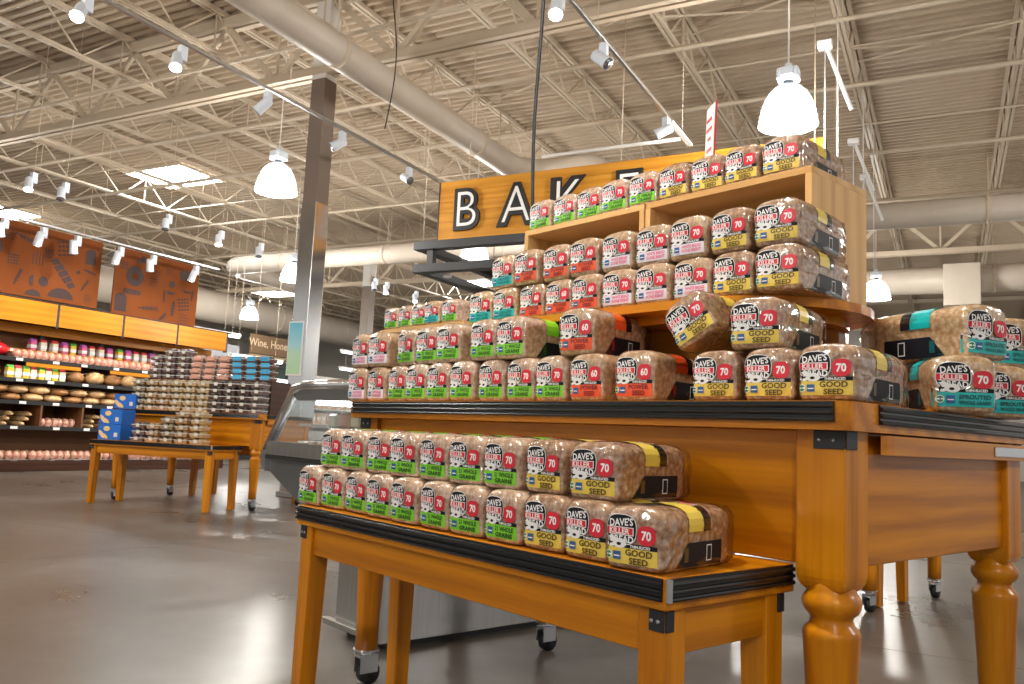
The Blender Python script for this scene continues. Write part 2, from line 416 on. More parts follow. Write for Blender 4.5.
duct('long pale air duct running across the shop far behind the sign and the wooden riser', [(12, 14.6, 4.7)] + el2 + [(-16.0, 18, 4.7)], .215, bands=[((x, 14.6, 4.7), (1, 0, 0)) for x in (-14, -11, -8, -5, -2.3, .6, 3.5)])
duct('fat grey air duct at the far left above the aisle signs', [(-21.4, 8, 4.6), (-21.4, 33, 4.6)], .52, 24, bands=[((-21.4, y, 4.6), (0, 1, 0)) for y in (12, 17, 22, 27)])
dl = duct('lower pale air duct far back at the right above the teal loaves', [(10, 20.3, 4.68), (-7, 20.3, 4.68)], .3, bands=[((x, 20.3, 4.68), (1, 0, 0)) for x in (-5, -2, .9, 3)])
part('duct_box', MB().box(-.06, .64, 19.6, 20.7, 4.0, 4.9, .01), DUCT, dl, 'square pale sheet metal box')

# ------------------------------------------------------------------ display tables
def rrect(x0, x1, y0, y1, r, n=5):
    p = []
    for (cx, cy, a0) in ((x1 - r, y1 - r, 0), (x0 + r, y1 - r, 90), (x0 + r, y0 + r, 180), (x1 - r, y0 + r, 270)):
        for i in range(n + 1):
            a = R(a0 + 90 * i / n); p.append((cx + r * math.cos(a), cy + r * math.sin(a)))
    return p
def rib_profile(face, out, z0, z1, ribs=3):
    """cross-section of the ribbed price-rail trim: face = coordinate of the table edge, out = +-1 outwards"""
    h = (z1 - z0) / ribs; p = [(face, z0)]
    for i in range(ribs):
        a = z0 + i * h
        p += [(face + out * .008, a + h * .06), (face + out * .009, a + h * .30), (face + out * .008, a + h * .55), (face + out * .0035, a + h * .66), (face + out * .0035, a + h * .96)]
    p += [(face, z1)]
    return p
def caster(parent, x, y):
    c = part('caster', MB().box(x - .032, x + .032, y - .032, y + .032, .104, .112, .002).tube([(x, y, .085), (x, y, .106)], .018, 10)
             .box(x - .022, x - .018, y - .03, y + .035, .038, .095, .001).box(x + .018, x + .022, y - .03, y + .035, .038, .095, .001).box(x - .022, x + .022, y - .03, y + .03, .086, .094), ZINC, parent, 'zinc swivel caster')
    part('wheel', MB().tube([(x - .015, y + .012, .036), (x + .015, y + .012, .036)], .0358, 18).tube([(x - .017, y + .012, .036), (x + .017, y + .012, .036)], .012, 10), RUBBER, c, 'black caster wheel')
def bracket(parent, x, y, z, sx, sy, w):
    """dark corner bracket wrapped round the outer arris of a leg"""
    a = x + (w * .62 if sx < 0 else -w * .62)
    m = MB().box(min(x, a), max(x, a), y + sy * .0035, y, z - .034, z, .001)
    b = y + (w * .42 if sy < 0 else -w * .42)
    m.box(x, x + sx * .0035, min(y, b), max(y, b), z - .034, z, .001)
    o = part('corner_bracket', m, BRACK, parent, 'dark metal corner bracket')
    for k in (.35, .8):
        xx = x + (a - x) * k
        part('screw', MB().tube([(xx, y + sy * .0032, z - .018), (xx, y + sy * .0055, z - .018)], .0035, 8), ZINC, o)

def loft_square(mb, secs, c=.0025):
    """square-section post with slightly eased arrises: (cx, cy, half x, half y, z) from the top down"""
    vs = []; n = 8
    for (x, y, a, b, z) in secs:
        vs += [(x + p, y + q, z) for (p, q) in ((a - c, -b), (a, -b + c), (a, b - c), (a - c, b), (-a + c, b), (-a, b - c), (-a, -b + c), (-a + c, -b))]
    fs = [list(range(n))]
    for i in range(len(secs) - 1):
        fs += [[i * n + k, (i + 1) * n + k, (i + 1) * n + (k + 1) % n, i * n + (k + 1) % n] for k in range(n)]
    fs.append([(len(secs) - 1) * n + k for k in range(n)][::-1])
    mb.add(vs, fs)
def upper_table(label, frame, origin):
    t = thing('display_table', label, 'table', frame, origin); ORIG[t.name] = (0, 0, 0)
    Lx, D, zt = 1.745, .975, .91
    part('tabletop', MB().prism(rrect(0, Lx, 0, D, .03), 'z', .857, zt), W_X, t)
    part('edge_trim', MB().prism(rib_profile(0, -1, .8715, .909), 'x', .035, 1.722), TRIM, t, 'ribbed black edge strip')
    part('edge_trim', MB().prism(rib_profile(Lx, 1, .8715, .909), 'y', .12, D - .05), TRIM, t, 'ribbed black edge strip')
    part('edge_trim', MB().prism(rib_profile(0, -1, .8715, .909), 'y', .05, D - .05), TRIM, t, 'ribbed black edge strip')
    part('edge_trim', MB().prism(rib_profile(D, 1, .8715, .909), 'x', .035, 1.70), TRIM, t, 'ribbed black edge strip')
    part('apron', MB().box(.12, 1.625, .058, .08, .606, .857, .002), W_X, t)
    part('apron', MB().box(.12, 1.625, D - .08, D - .058, .606, .857, .002), W_X, t)
    part('apron', MB().box(1.685, 1.707, .125, .85, .606, .857, .002), W_Y, t)
    part('apron', MB().box(.038, .060, .125, .85, .606, .857, .002), W_Y, t)
    prof = [(.036, .112), (.037, .2), (.046, .40), (.051, .478), (.052, .486), (.049, .494), (.040, .503), (.0375, .511), (.039, .517), (.047, .524), (.052, .534), (.053, .542), (.051, .551), (.046, .558), (.042, .566), (.042, .58)]
    for (x, y, sx, sy) in ((.073, .085, -1, -1), (1.672, .085, 1, -1), (1.672, .891, 1, 1), (.073, .891, -1, 1)):
        lg = MB(); w2 = .049
        # square block whose lower end curves in to the turned part
        loft_square(lg, [(x, y, w2, .045, .857), (x, y, w2, .045, .600), (x, y, w2 * .985, .0442, .588), (x, y, w2 * .93, .0418, .577), (x, y, w2 * .84, .038, .569), (x, y, w2 * .72, .033, .564)])
        lg.lathe(prof, (x, y, 0), 24)
        part('leg', lg, W_Z, t)
        bracket(t, x + sx * w2, y + sy * .045, .857, sx, sy, .098)
        caster(t, x, y)
    # slide-out rail under the right edge
    p = [(1.7225, D - .02), (1.7225, .22), (1.7225, .19), (1.727, .165), (1.735, .150), (1.7405, .165), (1.743, .19), (1.743, .22), (1.743, D - .02)]
    part('slide_rail', MB().prism(p, 'z', .816, .853), W_Y, t)
    part('label_holder', MB().box(1.7432, 1.746, .70, .93, .824, .846, .001), ZINC, t, 'silver label holder')
    return t
def lower_table(label, frame, origin):
    t = thing('low_table', label, 'table', frame, origin); ORIG[t.name] = (0, 0, 0)
    Lx, D, zt = 1.28, .385, .604
    part('tabletop', MB().box(0, Lx, 0, D, .552, zt, .002), W_X, t)
    part('edge_trim', MB().prism(rib_profile(0, -1, .5665, .603), 'x', .004, Lx - .006), TRIM, t, 'ribbed black edge strip')
    part('edge_trim', MB().prism(rib_profile(Lx, 1, .5665, .603), 'y', .006, D - .01), TRIM, t, 'ribbed black edge strip')
    part('edge_trim', MB().prism(rib_profile(0, -1, .5665, .603), 'y', .006, D - .01), TRIM, t, 'ribbed black edge strip')
    part('trim_end', MB().box(Lx, Lx + .010, .0005, .005, .5665, .603), ZINC, t, 'bright cut end of the strip')
    part('apron', MB().box(.06, Lx - .06, .022, .04, .475, .552, .002), W_X, t)
    part('apron', MB().box(.06, Lx - .06, D - .05, D - .032, .475, .552, .002), W_X, t)
    part('apron', MB().box(Lx - .036, Lx - .018, .06, D - .075, .475, .552, .002), W_Y, t)
    part('apron', MB().box(.018, .036, .06, D - .075, .475, .552, .002), W_Y, t)
    for (xo, yo, sx, sy) in ((.010, .012, -1, -1), (Lx - .010, .012, 1, -1), (Lx - .010, D - .022, 1, 1), (.010, D - .022, -1, 1)):
        w = .056; xi = xo - sx * w; yi = yo - sy * w; tp = .010
        x0, x1 = min(xo, xi), max(xo, xi); y0, y1 = min(yo, yi), max(yo, yi)
        k = [(x0 + (tp if sx > 0 else 0), y0 + (tp if sy > 0 else 0)), (x1 - (tp if sx < 0 else 0), y1 - (tp if sy < 0 else 0))]
        lg = MB(); loft_square(lg, [((x0 + x1) / 2, (y0 + y1) / 2, w / 2, w / 2, .552), ((x0 + x1) / 2, (y0 + y1) / 2, w / 2, w / 2, .45), ((k[0][0] + k[1][0]) / 2, (k[0][1] + k[1][1]) / 2, (w - tp) / 2, (w - tp) / 2, .004)])
        part('leg', lg, W_Z, t)
        cx, cy = sum(a for a, b in k) / 2, sum(b for a, b in k) / 2
        part('glide', MB().tube([(cx, cy, 0), (cx, cy, .006)], .014, 10), RUBBER, t)
        bracket(t, xo, yo, .550, sx, sy, .05)
    return t
UT = upper_table('large honey oak display table with turned legs carrying the wooden riser and bread', 'T', (-2.465, 1.41, 0))
LT = lower_table('low honey oak table in the foreground carrying two layers of bread', 'T', (-2.135, 1.085, 0))
def table_copy(src, label, frame, origin, rz=0.0):
    c = copy_tree(src); c['label'] = label
    c.location = to_world(frame, origin); c.rotation_euler = (0, 0, FRAMES[frame][0] + rz); return c
table_copy(UT, 'large oak display table at far left stacked with clear bakery clamshells', 'F', (-.16, .34, 0))
table_copy(LT, 'low oak table at far left carrying blue boxes and clear clamshells', 'F', (-.02, -.03, 0)).scale = (1.07, 1.22, 1.0)
table_copy(LT, 'low oak table standing behind the far large table, seen by its shaded legs', 'F', (.05, 1.34, 0)).scale = (1.07, 1.22, 1.0)
c_, s_ = math.cos(TROT), math.sin(TROT)
table_copy(UT, 'oak display table half hidden behind the main table, seen by its castered legs', 'S', (-.37 - (1.672 * c_ - .097 * s_), 4.785 - (1.672 * s_ + .097 * c_), 0), TROT)
table_copy(LT, 'low oak table in shadow behind the main table, seen by its square leg', 'S', (-.33 - (1.28 * c_ + .0 * s_), 4.92 - (1.28 * s_ - .0 * c_), 0), TROT)

# ------------------------------------------------------------------ riser on the table
def stadium(cx, cy, hx, hy, ex, n=14):
    p = []
    for i in range(n + 1):
        a = -math.pi / 2 + math.pi * i / n; p.append((cx + hx - ex + ex * math.cos(a), cy + hy * math.sin(a)))
    for i in range(n + 1):
        a = math.pi / 2 + math.pi * i / n; p.append((cx - hx + ex + ex * math.cos(a), cy + hy * math.sin(a)))
    return p
rs = thing('riser_shelf', 'oval oak riser shelf raised above the display table under the crates', 'shelf', 'T', (-1.585, 1.94, 1.12))
part('shelf_board', MB().prism(stadium(-1.585, 1.87, .665, .285, .28), 'z', 1.143, 1.165), W_X, rs)
part('under_board', MB().prism(stadium(-1.585, 1.885, .60, .235, .23), 'z', 1.121, 1.143), W_X, rs)
ri = thing('riser_pedestal', 'dark oak oval drum standing on the table under the riser shelf', 'pedestal', 'T', (-1.585, 1.965, .91))
part('drum', MB().prism(stadium(-1.585, 1.965, .56, .20, .19), 'z', .91, 1.121), wood('pedestal_oak', (.25, .085, .006), (.36, .13, .008), (.44, .18, .012), axis=0), ri)
part('foot_board', MB().prism(stadium(-1.585, 1.965, .58, .22, .21), 'z', .91, .925), W_X, ri)
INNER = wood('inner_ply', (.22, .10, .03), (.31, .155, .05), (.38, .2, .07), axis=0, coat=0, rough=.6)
def crate(x0, x1, y0, y1, z0, z1, label):
    c = thing('wooden_crate', label, 'crate', 'T', ((x0 + x1) / 2, (y0 + y1) / 2, z0)); t = .018
    part('top_panel', MB().box(x0, x1, y0, y1, z1 - t, z1, .001), P_X, c)
    part('bottom_panel', MB().box(x0, x1, y0, y1, z0, z0 + t, .001), P_X, c)
    part('end_panel', MB().box(x0, x0 + t, y0, y1, z0 + t, z1 - t), P_Z, c)
    part('end_panel', MB().box(x1 - t, x1, y0, y1, z0 + t, z1 - t), P_Z, c)
    part('back_panel', MB().box(x0 + t, x1 - t, y1 - .01, y1 - .001, z0 + t, z1 - t), INNER, c)
    return c
crate(-2.107, -1.574, 1.85, 2.135, 1.165, 1.525, 'pale pine crate at the left end of the riser under green loaves')
crate(-1.568, -1.036, 1.85, 2.135, 1.165, 1.525, 'pale pine crate at the right end of the riser under yellow loaves')

# ------------------------------------------------------------------ loaves of bread
def chaikin(p, n=1):
    for _ in range(n):
        q = []
        for i in range(len(p)):
            a, b = p[i], p[(i + 1) % len(p)]
            q += [(a[0] * .75 + b[0] * .25, a[1] * .75 + b[1] * .25), (a[0] * .25 + b[0] * .75, a[1] * .25 + b[1] * .75)]
        p = q
    return p
LW, LH, LL = .0545, .104, .245
half = [(.040, 0), (.051, .002), (.0535, .014), (.0535, .058), (.0565, .070), (.0555, .086), (.046, .099), (.026, .105)]
PROF = chaikin(half + [(-x, z) for (x, z) in half[::-1]], 1)
CZ = .050
PANG = sorted((math.atan2(z - CZ, x), math.hypot(x, z - CZ)) for (x, z) in PROF)
def prof_r(a):
    for i in range(len(PANG)):
        a0, r0_ = PANG[i - 1]; a1, r1_ = PANG[i]
        if i == 0:
            if a <= a1 or a > PANG[-1][0]:
                a0 -= 2 * math.pi; aa = a if a <= a1 else a - 2 * math.pi
                t = (aa - a0) / (a1 - a0); return r0_ + (r1_ - r0_) * t
        elif a0 < a <= a1: return r0_ + (r1_ - r0_) * (a - a0) / (a1 - a0)
    return PANG[-1][1]
def side_x(z):
    q = [p for p in PROF if p[0] > 0.02]; q.sort(key=lambda p: p[1])
    for a_, b_ in zip(q, q[1:]):
        if a_[1] <= z <= b_[1]: return a_[0] + (b_[0] - a_[0]) * (z - a_[1]) / max(1e-6, b_[1] - a_[1])
    return .053
CAP = [(0, 0.0), (.62, .000), (.86, .0012), (.945, .0042), (.988, .0095), (1.0, .018)]
def cap_y(x, z):
    r = math.hypot(x, z - CZ) / prof_r(math.atan2(z - CZ, x)); r = min(r, 1.0)
    for (a, ya), (b, yb) in zip(CAP, CAP[1:]):
        if r <= b: return ya + (yb - ya) * (r - a) / (b - a)
    return CAP[-1][1]
def loaf_shell(grow, wob, tail, sd):
    rnd = random.Random(sd); mb = MB(); mb.smooth = True
    secs = [(r, y) for (r, y) in CAP[1:]] + [(1.015, .06), (.99, .10), (1.01, .15), (1.0, .20), (.985, .225), (.90, .241), (.6, LL)]
    if tail: secs = secs[:-2] + [(.93, .245)]
    rings = []
    for (s, y) in secs:
        ring = []
        for (x, z) in PROF:
            k = s + (rnd.uniform(-wob, wob) if y > .012 else 0)
            ring.append((x * k * (1 + grow / LW), y - grow * (1 if y < .03 else 0), max(CZ + (z - CZ) * k * (1 + grow / .05), 0.0 if grow == 0 else -.0004)))
        rings.append(ring)
    n = len(PROF); vs = [v for r in rings for v in r]; fs = []
    for i in range(len(rings) - 1):
        for k in range(n):
            k2 = (k + 1) % n; fs.append([i * n + k, (i + 1) * n + k, (i + 1) * n + k2, i * n + k2])
    fs.append(list(range(n)))
    if not tail: fs.append([(len(rings) - 1) * n + k for k in range(n)][::-1])
    mb.add(vs, fs); return mb
TXT = {}
def text_mesh(body, size=1.0, bold=0.0, sx=1.0):
    """letters as flat 2-D triangles, centred; size is the cap height"""
    key = (body, bold)
    if key not in TXT:
        cu = bpy.data.curves.new('lettering', 'FONT'); cu.body = body; cu.align_x = 'CENTER'; cu.resolution_u = 6 if len(body) == 1 else 2; cu.offset = bold; cu.space_line = .85
        ob = bpy.data.objects.new('lettering', cu); COL.objects.link(ob)
        me = bpy.data.meshes.new_from_object(ob.evaluated_get(bpy.context.evaluated_depsgraph_get()))
        TXT[key] = ([(v.co.x, v.co.y) for v in me.vertices], [list(p.vertices) for p in me.polygons])
        bpy.data.objects.remove(ob); bpy.data.curves.remove(cu); bpy.data.meshes.remove(me)
    v, f = TXT[key]
    x0, x1 = min(a for a, b in v), max(a for a, b in v); y0, y1 = min(b for a, b in v), max(b for a, b in v)
    k = size / (y1 - y0)
    return [((a - (x0 + x1) / 2) * k * sx, (b - (y0 + y1) / 2) * k) for a, b in v], f
class Print:
    """flat ink on the front of the bag: 2-D shapes laid on the curved face"""
    def __init__(s): s.mb = MB(); s.lay = 0
    def put(s, vs, fs, mi):
        s.lay += 1; s.mb.mi = mi
        vs = [((x + .003) * 1.07 - .003, .048 + (z - .048) * 1.05) for (x, z) in vs]
        s.mb.add([(x, cap_y(x, z) - .0026 - .00009 * s.lay, z) for (x, z) in vs], fs)
    def rect(s, x0, x1, z0, z1, mi, nx=8, nz=4):
        vs = [(x0 + (x1 - x0) * i / nx, z0 + (z1 - z0) * j / nz) for j in range(nz + 1) for i in range(nx + 1)]
        s.put(vs, [[j * (nx + 1) + i, j * (nx + 1) + i + 1, (j + 1) * (nx + 1) + i + 1, (j + 1) * (nx + 1) + i] for j in range(nz) for i in range(nx)], mi)
    def disc(s, cx, cz, rx, rz, mi, n=16, pw=2.0):
        vs = [(cx, cz)]
        for k in range(n):
            a = 2 * math.pi * k / n; c, q = math.cos(a), math.sin(a)
            vs.append((cx + rx * math.copysign(abs(c) ** (2 / pw), c), cz + rz * math.copysign(abs(q) ** (2 / pw), q)))
        s.put(vs, [[0, 1 + k, 1 + (k + 1) % n] for k in range(n)], mi)
    def text(s, body, cx, cz, size, mi, bold=.02, sx=1.0, rot=0.0):
        v, f = text_mesh(body, size, bold, sx); c, q = math.cos(rot), math.sin(rot)
        s.put([(cx + a * c - b * q, cz + a * q + b * c) for a, b in v], f, mi)
INKW = mat('ink_white', (.86, .86, .86), .35); INKK = mat('ink_black', (.010, .010, .014), .5, spec=.2); INKB = mat('ink_blue', (.02, .10, .30), .35); INKG = mat('ink_green', (.02, .22, .10), .35)
KINDS = {
    'Y': dict(word='yellow', band=(.80, .60, .09), ink=(.10, .06, .01), cal='70', name=[('GOOD', .0105), ('SEED', .0105)], bread=((.24, .10, .045), (.46, .26, .14), (.72, .52, .36))),
    'G': dict(word='green', band=(.22, .66, .025), ink=(.008, .05, .01), cal='70', name=[('21 WHOLE', .009), ('GRAINS', .009)], bread=((.40, .22, .135), (.66, .44, .30), (.84, .68, .54))),
    'W': dict(word='white', band=(.78, .77, .82), ink=(.70, .08, .22), cal='70', name=[('WHITE BREAD', .0075), ('DONE RIGHT', .0075)], bread=((.42, .235, .12), (.62, .40, .23), (.76, .56, .38))),
    'O': dict(word='orange', band=(.82, .10, .020), ink=(.20, .008, .012), cal='60', name=[('POWER', .0095), ('SEED', .0095)], bread=((.36, .19, .09), (.60, .38, .22), (.80, .60, .42))),
    'T': dict(word='teal', band=(.005, .47, .46), ink=(.004, .09, .10), cal='70', name=[('SPROUTED', .008), ('WHOLE GRAINS', .007)], bread=((.42, .22, .09), (.66, .43, .23), (.85, .70, .50))),
}
def build_loaf(kind, K, sd):
    bm = mottled('bread_' + K['word'], *K['bread'][:2], 95, .6, c3=K['bread'][2], bump=.25, detail=3)
    band = mat('label_' + K['word'], K['band'], .35, coat=.3); ink = mat('label_ink_' + K['word'], K['ink'], .4)
    root = bpy.data.objects.new('bread_loaf', None); root.empty_display_size = .05; COL.objects.link(root)
    part('bread', loaf_shell(0, .008, False, sd), bm, root)
    part('clear_bag', loaf_shell(.0013, .011, True, sd + 1), FILM, root, 'crinkled clear plastic bag')
    tm = MB(); tm.smooth = True; rn = random.Random(sd + 3); n_ = len(PROF); rg = []
    for (y, kx, kz, dz) in ((.236, 1.01, 1.0, 0), (.252, .96, .97, 0), (.275, .80, .93, -.002), (.300, .52, .90, -.004), (.318, .22, .92, -.004)):
        rg.append([(x * kx + rn.uniform(-.0025, .0025), y + rn.uniform(-.002, .002), max(CZ + dz + (z - CZ) * kz + rn.uniform(-.002, .002), .0008)) for (x, z) in PROF])
    tm.add([v for r in rg for v in r], [[i * n_ + k, (i + 1) * n_ + k, (i + 1) * n_ + (k + 1) % n_, i * n_ + (k + 1) % n_] for i in range(len(rg) - 1) for k in range(n_)])
    part('bag_tail', tm, FILMT, root, 'loose gathered end of the bag')
    P = Print(); mats = [band, INKK, INKW, RED, ink, INKB, INKG]
    P.rect(-.0515, .0455, .0115, .0365, 0, 12, 3)                       # product band
    P.rect(-.0515, .0455, .0365, .0435, 1, 12, 1)                       # strap with THIN-SLICED
    P.disc(-.0200, .0650, .0290, .0245, 2, 22, 2.8); P.disc(-.0200, .0650, .0278, .0233, 1, 22, 2.8)
    P.disc(-.0385, .0450, .0125, .0085, 2, 14); P.disc(-.0225, .0430, .0130, .0075, 2, 14)
    P.disc(-.0395, .0440, .0045, .0028, 1, 10); P.disc(-.0235, .0420, .0045, .0026, 1, 10)
    P.rect(-.0495, .0035, .0560, .0690, 2, 6, 1); P.rect(-.0480, .0020, .0572, .0678, 3, 6, 1)
    P.text("DAVE'S", -.0200, .0765, .0125, 2, .025, .88, R(5))
    P.text('KILLER', -.0230, .0625, .0088, 2, .02, 1.05)
    P.text('BREAD', -.0180, .0500, .0110, 2, .03, .98)
    P.text('THIN-SLICED', .0160, .0400, .0048, 2, .03, 1.0)
    P.disc(.0270, .0590, .0165, .0155, 3, 18, 2.7); P.text(K['cal'], .0270, .0590, .0150, 2, .03, .92)
    P.disc(-.0425, .0240, .0068, .0068, 2, 14); P.disc(-.0425, .0240, .0056, .0056, 6, 14); P.rect(-.0480, -.0370, .0228, .0252, 2, 3, 1)
    P.rect(-.0330, -.0190, .0175, .0305, 5, 4, 2); P.rect(-.0315, -.0205, .0222, .0242, 2, 3, 1)
    nm = K['name']; tot = sum(h for _, h in nm) + .0022 * (len(nm) - 1); z = .0240 + tot / 2
    for (wd, h) in nm:
        sx = min(1.15, .052 / max(1e-6, max(a for a, b in text_mesh(wd, h, .03)[0]) * 2)); P.text(wd, .0140, z - h / 2, h, 4, .03, sx); z -= h + .0022
    part('front_label', P.mb, mats, root, '%s printed front label' % K['word'])
    # band over the top of the bag and dark panels low on both sides
    def strip(y0, y1, a0, a1, mi, mb, n=16, off=.0022):
        mb.mi = mi; vs = []
        for j in (y0, y1):
            for i in range(n + 1):
                a = R(a0 + (a1 - a0) * i / n); r = prof_r(math.atan2(math.sin(a), math.cos(a))) + off
                vs.append((r * math.cos(a), j, CZ + r * math.sin(a)))
        mb.add(vs, [[i, i + 1, n + 2 + i, n + 1 + i][::-1] for i in range(n)])
    tb = MB(); strip(.085, .135, 14, 166, 0, tb); strip(.135, .160, 14, 166, 1, tb); strip(.137, .156, 60, 95, 2, tb, 6, .0026); strip(.140, .153, 63, 92, 3, tb, 6, .0029)
    part('top_label', tb, mats, root, '%s and black printed strip over the bag' % K['word'])
    for s in (1, -1):
        sb = MB()
        for (ya, yb, za, zb, mi, o) in ((.050, .205, .005, .046, 1, .0020), (.150, .168, .012, .040, 2, .0024), (.152, .166, .014, .038, 1, .0027), (.075, .088, .014, .038, 4, .0024)):
            sb.mi = mi; n = 4; vs = []
            for yy in (ya, yb):
                for i in range(n + 1):
                    zz = za + (zb - za) * i / n
                    vs.append((s * (side_x(zz) + o), yy + (.9 * (zz - za) if (yy == ya and mi == 1 and yb > .2) else 0), zz))
            fs = [[i, i + 1, n + 2 + i, n + 1 + i] for i in range(n)]
            sb.add(vs, fs if s < 0 else [f[::-1] for f in fs])
        part('side_label', sb, mats, root, 'dark nutrition panel')
    return root
LOAF = {k: build_loaf(k, K, 11 + 5 * i) for i, (k, K) in enumerate(KINDS.items())}
USED = {k: False for k in KINDS}
def loaf(kind, frame, x, y, z, yaw, label, group, roll=0.0, pitch=0.0, sc=(1, 1, 1)):
    o = LOAF[kind] if not USED[kind] else copy_tree(LOAF[kind]); USED[kind] = True
    o.location = to_world(frame, (x, y, z)); o.rotation_euler = (pitch, roll, FRAMES[frame][0] + yaw)
    o.scale = (1.012 * sc[0], 1.0 * sc[1], 1.005 * sc[2])
    tag(o, label, 'bread', group); return o
def loaf_row(spec, y, z, where, group, jit=4.0, tall=1.0):
    """spec: (kind, x of the left edge[, dy, yaw deg, roll deg, dz])"""
    n = {}
    for s in spec:
        k = s[0]; n[k] = n.get(k, 0) + 1
    seen = {}
    for s in spec:
        k, x = s[0], s[1]; dy = s[2] if len(s) > 2 else random.uniform(-.006, .010); yaw = s[3] if len(s) > 3 else random.uniform(-jit, jit)
        roll = s[4] if len(s) > 4 else 0; dz = s[5] if len(s) > 5 else 0
        i = seen.get(k, 0); seen[k] = i + 1; wd = KINDS[k]['word']
        lb = ('only %s-label loaf' % wd) if n[k] == 1 else '%s %s-label loaf from left' % (ORD[i], wd)
        loaf(k, 'T', x + .056, y + dy, z + dz, R(yaw), '%s %s' % (lb, where), group, R(roll), sc=(1, 1, tall if k in 'GWO' else 1))
ST = .1052
def seq(k, x0, n, p=.1185): return [(k, x0 + p * i) for i in range(n)]
loaf_row(seq('G', -2.112, 5, .1150) + seq('Y', -1.537, 3, .1150) + [('Y', -1.188, -.002, 3)], 1.868, 1.5255, 'on top of the pine crates', 'loaves on top of the pine crates', 3)
loaf_row(seq('T', -2.088, 2, .1165) + seq('O', -1.855, 3, .1165) + seq('W', -1.5055, 3, .1165) + [('Y', -1.156, .004, 0), ('Y', -1.036, .0, 4)], 1.605, 1.1655, 'in the lower row on the riser shelf', 'lower row on the riser shelf', 2.5)
loaf_row(seq('T', -1.995, 1) + seq('O', -1.877, 3, .1175) + [('W', -1.522), ('W', -1.404), ('W', -1.286), ('Y', -1.168, .0, -3), ('Y', -1.044, .0, 5)], 1.612, 1.1655 + ST, 'in the upper row on the riser shelf', 'upper row on the riser shelf', 3)
loaf_row(seq('W', -2.530, 2) + seq('G', -2.293, 7, .1190) + [('O', -1.447, .0, 2), ('O', -1.295, .0, 6), ('Y', -1.080, .0, 0), ('Y', -.952, .0, 1), ('Y', -.826, -.008, 4)], 1.438, .911, 'in the bottom row on the large table', 'bottom row on the large table', 2.5, 1.10)
loaf_row([('W', -2.530), ('W', -2.410, .0, 6), ('G', -2.262, .01, -6), ('G', -2.143), ('G', -2.022, .0, 4), ('G', -1.862), ('G', -1.741, .0, 5), ('O', -1.490, .0, 8), ('Y', -1.138, .02, 4, -30, .020), ('Y', -.985, .0, 9, 0, -.0100)], 1.442, .911 + ST * 1.10, 'in the second layer on the large table', 'second layer on the large table', 3, 1.10)
loaf_row(seq('G', -2.172, 8, .1182) + seq('Y', -1.226, 2, .1182) + [('Y', -.988, -.016, 7)], 1.106, .605, 'in the bottom row on the low foreground table', 'bottom row on the low table', 2.5)
loaf_row([('G', -2.100), ('G', -1.981, .0, 4), ('G', -1.862), ('G', -1.743, .0, 4), ('G', -1.618), ('G', -1.499, .0, 5), ('G', -1.378), ('Y', -1.258), ('Y', -1.115, .0, 7)], 1.122, .605 + ST, 'in the top row on the low foreground table', 'top row on the low table', 3)
for (x, y, z, yaw, lb) in ((-.675, 1.82, .911, 40, 'near lower teal-label loaf at the right end of the large table'), (-.68, 2.06, .911, 44, 'far lower teal-label loaf at the right edge of the photo'), (-.665, 1.92, .911 + ST * 1.13, 70, 'near upper teal-label loaf showing its long side, right end of large table'), (-.68, 2.14, .911 + ST * 1.13, 54, 'far upper teal-label loaf cut by the right edge of the photo')):
    loaf('T', 'T', x, y, z, R(yaw), lb, 'teal loaves at the right end of the table', sc=(1.10, 1.10, 1.13))

# price card standing among the crate-top loaves
pc = thing('price_card', 'upright white and red price card standing behind the loaves on the crates', 'sign', 'T', (-1.475, 2.03, 1.525))
cd = MB(); cr = Matrix.Rotation(R(-42), 3, 'Z') @ Matrix.Rotation(R(8), 3, 'Y')
part('card', MB().obox((-1.475, 2.03, 1.735), (.055, .0015, .115), cr, .0005), WHITE, pc)
part('red_backing', MB().obox(Vector((-1.475, 2.03, 1.735)) + cr @ Vector((0, .004, 0)), (.058, .002, .119), cr, .0005), RED, pc, 'red border of the card')
lt = MB()
for i, (h, wd) in enumerate(((.075, .035), (.045, .04), (.015, .022), (-.02, .035), (-.05, .03), (-.08, .04))):
    lt.obox(Vector((-1.475, 2.03, 1.735 + h)) + cr @ Vector((0, -.002, 0)), (wd, .0004, .005), cr)
part('card_print', lt, RED, pc)
part('card_foot', MB().obox((-1.475, 2.03, 1.572), (.008, .008, .047), cr, .002), BLACK, pc)

# ------------------------------------------------------------------ refrigerated case left of the table
DARKGREY = mat('case_grey', (.20, .205, .215), .3, .7)
fr = thing('refrigerated_case', 'stainless refrigerated display case with slanted glass left of the bread table', 'display case', 'T', (-3.1, 2.8, 0))
Ya, Yb = 1.75, 4.0
part('base', MB().box(-3.05, -2.685, Ya, Yb, .03, .36, .004), STEEL, fr)
part('kick_plate', MB().box(-3.0, -2.72, Ya + .03, Yb - .03, 0, .03), BLACK, fr)
part('back_panel', MB().box(-2.70, -2.678, Ya - .02, Yb, .03, .985, .003), STEEL, fr)
part('base_rail', MB().box(-3.10, -2.70, Ya - .03, Ya - .001, .03, .055, .003), STEEL, fr)
part('tub', MB().prism([(-2.70, .36), (-3.08, .345), (-3.76, .60), (-3.79, .63), (-3.79, .685), (-2.70, .685)], 'y', Ya, Yb), DARKGREY, fr, 'dark grey tapering lower body')
part('front_bumper', MB().prism([(-3.77, .60), (-3.815, .625), (-3.83, .665), (-3.815, .70), (-3.77, .70)], 'y', Ya - .02, Yb), CHROME, fr)
part('end_rail', MB().box(-3.77, -2.70, Ya - .022, Ya - .002, .675, .745, .004), STEEL, fr, 'bright stainless end rail')
part('end_seal', MB().box(-3.77, -2.70, Ya - .024, Ya - .003, .660, .675), BLACK, fr)
